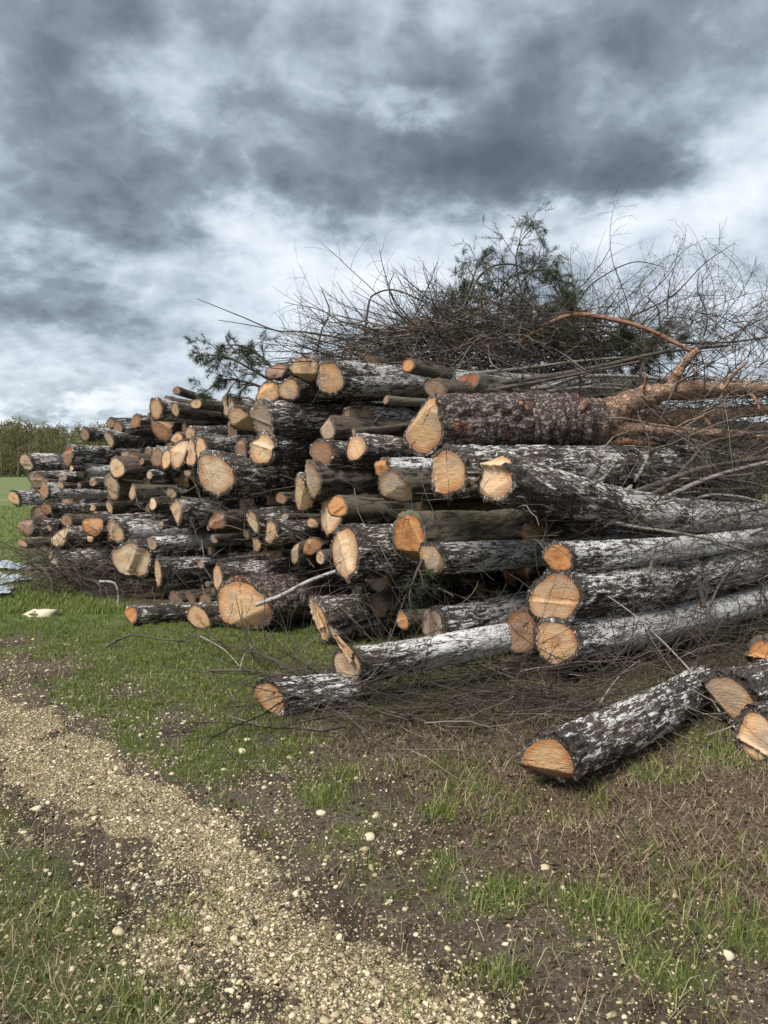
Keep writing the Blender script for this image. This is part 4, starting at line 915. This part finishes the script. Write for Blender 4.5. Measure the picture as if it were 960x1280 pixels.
# ------------------------------------------------------------------ pine tops with needles
def needles(P, per, ln, wd, fwd=.6, r=None):
    """thin leaf-sized faces along each path (n,k,3)"""
    n, k, _ = P.shape; m = n * per; pi = np.repeat(np.arange(n), per)
    t = rng.uniform(.25, 1, m) * (k - 1); i0 = np.minimum(t.astype(int), k - 2); f = (t - i0)[:, None]
    S = P[pi, i0] * (1 - f) + P[pi, i0 + 1] * f; T = unit(P[pi, i0 + 1] - P[pi, i0])
    D = unit(T * fwd + rng.normal(size=S.shape) * .75); Ln = rng.uniform(.6, 1.2, m)[:, None] * ln
    side = unit(np.cross(D, rng.normal(size=S.shape))) * wd
    V = np.stack([S - side * .5, S + side * .5, S + D * Ln], 1).reshape(-1, 3)
    return V, np.arange(m * 3).reshape(m, 3), np.repeat(rng.uniform(0, 1, m), 3)
def pine_top(name, label, stems, twigs, l1, per, ln, wd, curl=.18, grav=.03, m2=4):
    base = stems[0][0]; root = link(name, None); root.location = base
    Ps = np.array([smooth_path(s, 12) for s in stems]) - np.array(base)
    Rr = np.array([np.linspace(.018, .005, 12)] * len(stems))
    k1 = kids(Ps, Rr, twigs, l1[0], l1[1], 7, .55, curl, grav); k2 = kids(k1[0], k1[1], m2, .3, .6, 5, .6, curl, grav)
    V, Fq = join([tubes(Ps, Rr, 5), tubes(k1[0], np.maximum(k1[1], .0018), 3), tubes(k2[0], np.maximum(k2[1], .0014), 3)])
    link('stem', mesh_np('stem', V, [Fq], dict(tint=np.full(len(V), .35))), TWIG, root)
    V, T, ti = needles(k2[0], per, ln, wd)
    link('needles', mesh_np('needles', V, [T], dict(tint=ti), smooth=False), NEEDLE, root)
    return tag(root, label, 'pine top')
pine_top('pine_bough', 'green drooping pine top standing above the brushwood',
    [pts3([(585, 450, 9.0), (580, 400, 9.0), (592, 345, 9.0), (606, 318, 9.0)]), pts3([(650, 452, 9.1), (655, 390, 9.1), (645, 318, 9.1), (668, 282, 9.1)]), pts3([(695, 455, 9.0), (700, 410, 9.0), (704, 370, 9.0), (690, 345, 9.0)]), pts3([(620, 452, 9.2), (622, 395, 9.2), (640, 345, 9.2), (690, 338, 9.2)]), pts3([(560, 450, 8.9), (556, 415, 8.9), (562, 385, 8.9), (575, 362, 8.9)])],
    26, (.30, .68), 34, .075, .0032, .24, .10, 7)
pine_top('pine_bough', 'dense dark green pine bough beside the reddish arching limb',
    [pts3([(680, 470, 8.0), (705, 440, 7.95), (720, 410, 7.95), (712, 385, 7.95)]), pts3([(700, 475, 8.1), (735, 450, 8.0), (760, 435, 7.95), (775, 430, 7.95)]), pts3([(790, 475, 7.95), (800, 450, 7.95), (815, 435, 7.95), (840, 425, 7.95)])],
    14, (.40, .75), 60, .085, .0042, .24, .03, 6)
pine_top('pine_branch', 'grey-green needle branch hanging over the upper edge of the pile',
    [pts3([(345, 480, 8.0), (315, 462, 8.0), (280, 445, 8.0), (246, 445, 8.0)]), pts3([(340, 490, 8.1), (310, 478, 8.1), (280, 475, 8.1), (256, 490, 8.1)]), pts3([(350, 470, 8.2), (325, 445, 8.2), (300, 432, 8.2), (275, 432, 8.2)])],
    15, (.30, .60), 34, .070, .0036, .25, .10, 6)
pine_top('pine_sprig', 'small bright green needle sprig beneath the white birch cut', [pts3([(528, 700, 5.9), (518, 722, 5.8), (512, 745, 5.75), (515, 765, 5.7)])], 7, (.25, .5), 30, .075, .0028, .2, .05, 3)
pine_top('pine_sprig', 'pale green needles tangled below the pine forks', [pts3([(790, 560, 6.9), (815, 575, 6.7), (840, 590, 6.6), (850, 606, 6.6)]), pts3([(900, 500, 6.9), (905, 530, 6.7), (900, 560, 6.7), (880, 585, 6.7)])], 8, (.35, .6), 16, .085, .0035, .2, .05, 4)
pine_top('pine_sprig', 'dry greyish pine twig on the grass before the big butt', [[tuple(ground_at(380, 850) + Vector((0, 0, .03))), tuple(ground_at(340, 838) + Vector((0, 0, .09))), tuple(ground_at(290, 822) + Vector((0, 0, .10))), tuple(ground_at(235, 800) + Vector((0, 0, .05)))]], 10, (.3, .5), 14, .07, .0028, .2, .03, 3)

# ------------------------------------------------------------------ ground cover
def in_view(x, y, m=.35):
    return (np.abs(x) < y * .53 + m)
def scatter(n, ymin, ymax, dens, power=1.6):
    """points denser towards the viewer, kept where a draw falls under dens"""
    y = ymin + (ymax - ymin) * rng.uniform(0, 1, n) ** power; x = rng.uniform(-1, 1, n) * (y * .53 + .4)
    keep = rng.uniform(0, 1, n) < dens(x, y) ; return x[keep], y[keep]
# gravel
def d_grav(x, y):
    z = zones(x, y); s, a = sa(x, y); return np.clip(z[0] * 1.0 + .30 * np.exp(-((s - .15) / .80) ** 2) * sstep(.36, .62, vn2(x, y, 4., 29)) * 1.5 + .02, 0, 1) * (1 - z[2])
ico = None
def ico_base():
    ph_ = (1 + 5 ** .5) / 2
    v = np.array([(-1, ph_, 0), (1, ph_, 0), (-1, -ph_, 0), (1, -ph_, 0), (0, -1, ph_), (0, 1, ph_), (0, -1, -ph_), (0, 1, -ph_), (ph_, 0, -1), (ph_, 0, 1), (-ph_, 0, -1), (-ph_, 0, 1)]) / 1.902
    f = np.array([(0, 11, 5), (0, 5, 1), (0, 1, 7), (0, 7, 10), (0, 10, 11), (1, 5, 9), (5, 11, 4), (11, 10, 2), (10, 7, 6), (7, 1, 8), (3, 9, 4), (3, 4, 2), (3, 2, 6), (3, 6, 8), (3, 8, 9), (4, 9, 5), (2, 4, 11), (6, 2, 10), (8, 6, 7), (9, 8, 1)])
    return v, f
iv, if_ = ico_base()
x, y = scatter(190000, 1.7, 7.0, d_grav, 1.5)
n = len(x); sz = .0022 + .0055 * rng.uniform(0, 1, n) ** 3.0 + .007 * (rng.uniform(0, 1, n) < .02)
sz *= .80 * np.clip(.8 + .12 * y, 1, 1.5) * rng.choice([.8, 1, 1.35], n, p=[.5, .38, .12])
V = iv[None] * (1 + rng.normal(size=(n, 12, 1)) * .30) * (sz[:, None] * rng.uniform(.65, 1.3, (n, 3)) * np.array([1.15, 1.15, .72]))[:, None, :]
ca, sa_ = np.cos(rng.uniform(0, 6.28, n)), np.sin(rng.uniform(0, 6.28, n))
ang = rng.uniform(0, 6.28, n); ca, sa_ = np.cos(ang)[:, None], np.sin(ang)[:, None]
V = np.stack([V[..., 0] * ca - V[..., 1] * sa_, V[..., 0] * sa_ + V[..., 1] * ca, V[..., 2]], -1)
V += np.stack([x, y, gz(x, y) + sz * .18], 1)[:, None, :]
Fg = if_[None] + (np.arange(n) * 12)[:, None, None]
print('gravel', n)
tag(link('gravel', mesh_np('gravel', V.reshape(-1, 3), [Fg.reshape(-1, 3)], dict(tint=np.repeat(np.clip(rng.normal(.47, .30, n), 0, 1), 12)), smooth=False), STONE), 'crushed yellowish limestone gravel on the wheel track', 'gravel', None, 'stuff')
# larger stones, one by one
import bmesh
bm = bmesh.new(); bmesh.ops.create_icosphere(bm, subdivisions=2, radius=1); base_v = np.array([v.co[:] for v in bm.verts]); base_f = np.array([[v.index for v in f.verts] for f in bm.faces]); bm.free()
stone_me = []
for k in range(6):
    V = base_v * (1 + (fbm(base_v * 1.3 + k * 9.1, 3, k) - .5)[:, None] * .9) * np.array([1.2, .95, .62]); V = np.sign(V) * np.abs(V) ** .92
    me = mesh_np('pale_stone', V, [base_f], dict(tint=np.full(len(V), .62 + .06 * k)), smooth=False); me.materials.append(STONE); stone_me.append(me)
STN = [(148, 1163, 9), (293, 1161, 6), (228, 1203, 5), (365, 1254, 6), (600, 1258, 6), (303, 940, 7), (362, 947, 5), (470, 1020, 6), (118, 1015, 5), (58, 1087, 5), (200, 1098, 5), (424, 1155, 6), (332, 1150, 5), (148, 1050, 5), (462, 1046, 9), (500, 1063, 6), (402, 1018, 7), (240, 1270, 6), (180, 1210, 4), (235, 1205, 7), (90, 1210, 6), (355, 1120, 5), (420, 1100, 4), (520, 1160, 5), (560, 1180, 5), (580, 1240, 5), (640, 1250, 5), (30, 1040, 5), (60, 1000, 4), (270, 1010, 5), (280, 960, 4), (330, 985, 4), (215, 965, 4), (390, 940, 4), (310, 925, 5), (230, 905, 5), (25, 866, 4), (140, 960, 4), (460, 1200, 5), (487, 1120, 5), (445, 975, 4), (480, 1215, 5), (395, 1200, 5), (300, 1215, 5), (345, 1210, 4)]
for i, (px, py, s_) in enumerate(STN):
    g = ground_at(px, py); o = link('pale_stone', stone_me[i % 6]); k = .78 * s_ * g.y / FPX
    o.scale = (k, k, k); o.location = (g.x, g.y, float(gz(np.array([g.x]), np.array([g.y]))[0]) + k * .25); o.rotation_euler = (rng.uniform(-.2, .2), rng.uniform(-.2, .2), rng.uniform(0, 6.28))
    tag(o, 'loose pale limestone lump lying on the gravel track', 'stone', 'larger pale stones on the track')
# a pale crumpled scrap on the grass at the field end
g = ground_at(55, 771); V = base_v * np.array([.16, .09, .05]) * (1 + (fbm(base_v * 3.4, 3, 77) - .5)[:, None] * 2.4); V[:, 2] *= .5 + fbm(V * 22, 2, 5)
V += (fbm(V * 30 + 3, 2, 9)[:, None] - .5) * .06
o = link('chalk_lump', mesh_np('chalk_lump', V, [base_f], dict(tint=np.full(len(V), .95)), smooth=False), STONE); o.location = (g.x, g.y, .03); tag(o, 'flat whitish lump lying in the grass below the twig heap', 'stone')

def blades(x, y, hgt, wd, lean, tint, z0=None, curve=.5):
    n = len(x); a = rng.uniform(0, 6.28, n); b_ = rng.uniform(0, 6.28, n)
    side = np.stack([np.cos(a), np.sin(a), np.zeros(n)], 1) * (wd * .5)[:, None]
    ld = np.stack([np.cos(b_), np.sin(b_), np.zeros(n)], 1)
    base = np.stack([x, y, gz(x, y) - .004 if z0 is None else z0], 1); up = np.array([0, 0, 1.])
    mid = base + up * (hgt * .55 * np.cos(lean * .6))[:, None] + ld * (hgt * .55 * np.sin(lean * .6))[:, None]
    tip = mid + up * (hgt * .45 * np.cos(lean * 1.5))[:, None] + ld * (hgt * .45 * np.sin(lean * 1.5))[:, None]
    tip[:, 2] = np.maximum(tip[:, 2], base[:, 2] + .004)
    V = np.stack([base - side, base + side, mid - side * .8, mid + side * .8, tip], 1).reshape(-1, 3)
    i = (np.arange(n) * 5)[:, None]
    return V, np.concatenate([i + np.array([[0, 1, 3]]), i + np.array([[0, 3, 2]]), i + np.array([[2, 3, 4]])]), np.repeat(tint, 5)
def put(name, V, T, ti, mat, label, cat): 
    return tag(link(name, mesh_np(name, V, [T], dict(tint=ti), smooth=False), mat), label, cat, None, 'stuff')
def clumped(x, y, nb, rad):
    n = len(x); m = rng.poisson(nb, n) + 1; i = np.repeat(np.arange(n), m)
    return x[i] + rng.normal(size=len(i)) * rad, y[i] + rng.normal(size=len(i)) * rad, i
x, y = scatter(36000, 1.7, 9.5, lambda x, y: zones(x, y)[1] ** 1.5 * .9, 1.25)
x, y, ci = clumped(x, y, 9, .018); hh = rng.uniform(.35, 1, len(x)) * (.030 + .030 * vn2(x, y, 2.2, 41)) * np.clip(.85 + .06 * y, 1, 1.4)
hh *= np.where(sa(x, y)[0] < -.2, .62, 1.0)
print('grass', len(x))
put('grass', *blades(x, y, hh, np.clip(.0013 * y * .75, .0022, .005) * rng.uniform(.7, 1.4, len(x)), rng.uniform(.05, .9, len(x)), np.clip(.25 + .45 * vn2(x, y, 2.5, 42) + rng.normal(size=len(x)) * .15, 0, 1)), GRASS, 'short green grass along the verge and between the wheel tracks', 'grass')
# taller tufts
tx, ty, th2 = [], [], []
for (px, py, r, k, hmax) in ((432, 972, .05, 90, .10), (405, 1003, .06, 110, .10), (352, 942, .07, 90, .07), (545, 1018, .06, 90, .11), (788, 1155, .075, 170, .12), (735, 1135, .06, 90, .10), (615, 1125, .06, 90, .10), (655, 1118, .04, 60, .10), (560, 1078, .05, 50, .07), (930, 1165, .10, 110, .10), (622, 1220, .05, 90, .08), (835, 1225, .08, 120, .08), (900, 945, .12, 150, .10), (820, 970, .10, 110, .09), (180, 1255, .06, 110, .08), (60, 1175, .08, 90, .06), (215, 1150, .07, 90, .05), (580, 990, .05, 40, .08), (495, 965, .05, 50, .07), (705, 1015, .03, 40, .09), (870, 1100, .08, 70, .07), (500, 1240, .05, 50, .06), (745, 1000, .06, 60, .12), (40, 1120, .1, 70, .05), (270, 1120, .06, 40, .05)):
    g = ground_at(px, py); tx.append(g.x + rng.normal(size=k) * r); ty.append(g.y + rng.normal(size=k) * r); th2.append(rng.uniform(.3, 1, k) * hmax * 1.3)
tx, ty, th2 = np.concatenate(tx), np.concatenate(ty), np.concatenate(th2)
put('grass', *blades(tx, ty, th2, rng.uniform(.003, .0055, len(tx)), rng.uniform(.1, 1.0, len(tx)), np.clip(rng.normal(.6, .25, len(tx)), 0, 1)), GRASS, 'taller fresh grass tufts sprouting near the lone near log', 'grass')
# field grass behind the pile's far end
m = 26000; yy = 8 + 24 * rng.uniform(0, 1, m) ** 1.4; xx = -yy * rng.uniform(.22, .62, m); zf = zones(xx, yy)[2] > .5; xx, yy = xx[zf], yy[zf]
put('grass', *blades(xx, yy, rng.uniform(.04, .10, len(xx)) * (1 + yy * .02), .006 + .0006 * yy, rng.uniform(.1, .7, len(xx)), np.clip(rng.normal(.55, .2, len(xx)), 0, 1)), GRASS, 'green field grass beyond the far end of the pile', 'grass')
# dead straw
x, y = scatter(60000, 1.7, 6.5, lambda x, y: zones(x, y)[3] * .7, 1.3); n = len(x)
put('dry_grass', *blades(x, y, rng.uniform(.02, .14, n), rng.uniform(.0012, .0030, n), rng.uniform(.9, 1.5, n), np.clip(rng.normal(.42, .27, n), 0, 1), gz(x, y) + rng.uniform(0, .012, n)), STRAW, 'flattened dry straw and dead grass on the soil', 'dry grass')
# leaf litter
x, y = scatter(60000, 1.8, 6.5, lambda x, y: np.clip(zones(x, y)[4] * .8 + .22 * (1 - .8 * zones(x, y)[0]), 0, 1), 1.3); n = len(x)
s_ = .003 + .015 * rng.uniform(0, 1, n) ** 1.8; a = rng.uniform(0, 6.28, n); nv = unit(np.stack([rng.normal(size=n) * .5, rng.normal(size=n) * .5, np.ones(n)], 1))
u = unit(np.cross(nv, np.stack([np.cos(a), np.sin(a), np.zeros(n)], 1))); w_ = np.cross(nv, u); c = np.stack([x, y, gz(x, y) + .006], 1)
V = np.stack([c - u * s_[:, None], c + w_ * (s_ * .55)[:, None], c + u * s_[:, None] + nv * (s_ * .4)[:, None], c - w_ * (s_ * .55)[:, None]], 1).reshape(-1, 3)
i = (np.arange(n) * 4)[:, None]
put('leaf_litter', V, np.concatenate([i + np.array([[0, 1, 2]]), i + np.array([[0, 2, 3]])]), np.repeat(np.clip(rng.normal(.45, .25, n), 0, 1), 4), LEAF, 'brown fallen leaves and bark crumbs around the near logs', 'leaf litter')

# sawdust and chips dropped below the log ends
m = 5200; k_ = rng.integers(0, 9, m); cp = [(337, 905), (440, 862), (300, 800), (250, 795), (660, 850), (690, 1005), (900, 925), (950, 960), (400, 830)]
gp = np.array([tuple(ground_at(*cp[q]))[:2] for q in range(9)])[k_] + rng.normal(size=(m, 2)) * np.array([.28, .16]); x, y = gp[:, 0], gp[:, 1]; n = m
s_ = .002 + .009 * rng.uniform(0, 1, n) ** 3; a = rng.uniform(0, 6.28, n); nv = unit(np.stack([rng.normal(size=n) * .4, rng.normal(size=n) * .4, np.ones(n)], 1))
u = unit(np.cross(nv, np.stack([np.cos(a), np.sin(a), np.zeros(n)], 1))); w_ = np.cross(nv, u); c = np.stack([x, y, gz(x, y) + .008], 1)
V = np.stack([c - u * s_[:, None], c + w_ * (s_ * .5)[:, None], c + u * s_[:, None], c - w_ * (s_ * .5)[:, None]], 1).reshape(-1, 3); i = (np.arange(n) * 4)[:, None]
put('sawdust', V, np.concatenate([i + np.array([[0, 1, 2]]), i + np.array([[0, 2, 3]])]), np.repeat(np.clip(rng.normal(.7, .2, n), 0, 1), 4), STRAW, 'pale sawdust and bark chips under the sawn ends', 'sawdust')

# ------------------------------------------------------------------ far wood across the field
def mat_crown(name, a, b_, c): return mat_tint(name, a, b_, c, .9, .2)
SPRING = mat_crown('spring_leaf', (.095, .088, .036), (.165, .152, .060), (.25, .235, .10))
CONIF = mat_crown('conifer', (.014, .022, .012), (.024, .036, .018), (.040, .055, .025))
TRUNK = mat_plain('far_trunk', (.14, .125, .105), (.30, .27, .23), (.2, .18, .15), (1, 2, 2), .2, .01)
def tree_meshes(kind, seed, nq):
    r = np.random.default_rng(seed); H = 1.0
    k = 10; tz = np.linspace(0, .95, k); P = np.stack([np.cumsum(r.normal(size=k)) * .006, np.cumsum(r.normal(size=k)) * .006, tz], 1)[None]
    Rr = np.linspace(.014, .002, k)[None]
    br = kids(P, Rr, 16, .18, .42, 5, .7, .2, -.05, r, .2)
    V, Fq = join([tubes(P, Rr, 6), tubes(br[0], br[1], 3)])
    t_me = mesh_np('trunk', V, [Fq]); t_me.materials.append(TRUNK)
    nc = 60; cz = r.uniform(.03, 1, nc)
    if kind == 'c': rad = .16 * (1.02 - cz)
    else: rad = .20 * np.sin(np.clip((cz - .08) / .92, .05, 1) ** .8 * np.pi) ** .6
    a_ = r.uniform(0, 6.28, nc); q = r.uniform(.3, 1, nc) ** .5
    C = np.stack([np.cos(a_) * rad * q, np.sin(a_) * rad * q, cz], 1)
    i = r.integers(0, nc, nq); p = C[i] + r.normal(size=(nq, 3)) * .035; s_ = r.uniform(.010, .026, nq)[:, None]
    u = unit(r.normal(size=(nq, 3))) * s_; w_ = unit(r.normal(size=(nq, 3))) * s_
    V = np.stack([p - u, p + w_, p + u], 1).reshape(-1, 3)
    c_me = mesh_np('crown', V, [np.arange(nq * 3).reshape(-1, 3)], dict(tint=np.repeat(np.clip(.2 + .6 * r.uniform(size=nc)[i] + r.normal(size=nq) * .1, 0, 1), 3)), smooth=False)
    c_me.materials.append(CONIF if kind == 'c' else SPRING); return t_me, c_me, V
sp = [tree_meshes('s', k, 1100) for k in range(4)]; co = [tree_meshes('c', 20 + k, 900) for k in range(2)]
# the mass of the wood
def wood_mass(name, mat, src, spots, label):
    Vs = []; ti = []
    for (x_, y_, h_, k) in spots:
        V = src[k % len(src)][2] * np.array([h_, h_, h_]); an = rng.uniform(0, 6.28); c_, s_ = math.cos(an), math.sin(an)
        V = np.stack([V[:, 0] * c_ - V[:, 1] * s_ + x_, V[:, 0] * s_ + V[:, 1] * c_ + y_, V[:, 2]], 1); Vs.append(V); ti.append(np.repeat(np.clip(rng.uniform(.2, .7) + rng.normal(size=len(V) // 3) * .15, 0, 1), 3))
    V = np.concatenate(Vs); put(name, V, np.arange(len(V)).reshape(-1, 3), np.concatenate(ti), mat, label, 'wood')
def wx(px, y): return (px - 480) / FPX * y
wood_mass('woodland', SPRING, sp, [(wx(rng.uniform(-160, 420), 185), rng.uniform(180, 215), rng.uniform(9.5, 13.5), rng.integers(0, 4)) for _ in range(240)], 'far wood in yellow-green spring leaf across the field')
wood_mass('woodland', CONIF, co, [(wx(rng.uniform(20, 420), 225), rng.uniform(218, 240), rng.uniform(11.5, 15.5), rng.integers(0, 2)) for _ in range(90)], 'dark conifers rising behind the spring-leaf wood')
FT = [(3, 170, 9.5, 0, 'pale'), (13, 172, 12.6, 1, ''), (24, 170, 13.6, 2, ''), (37, 171, 12.8, 3, ''), (49, 168, 9.2, 0, ''), (62, 170, 9.8, 1, ''), (78, 169, 9.4, 2, ''), (94, 170, 9.6, 3, '')]
FL = ['lone-trunked tree of the far wood at the frame edge', 'tall bare-topped tree second from the frame edge in the far wood', 'tallest bushy tree of the far wood', 'tall rounded tree just beside the tallest of the far wood', 'low bushy tree next along after the tall ones in the far wood', 'low rounded tree midway between the tall ones and the log pile', 'low bushy tree of the far wood near the pile', 'last far wood tree before the log pile hides the wood']
for i, (px, y_, h_, k, _) in enumerate(FT):
    r_ = link('deciduous_tree', None); r_.location = (wx(px, y_), y_, 0); r_.scale = (h_, h_, h_); r_.rotation_euler = (0, 0, i * 1.3)
    link('trunk', sp[k][0], parent=r_); link('crown', sp[k][1], parent=r_); tag(r_, FL[i], 'tree', 'front trees of the far wood')
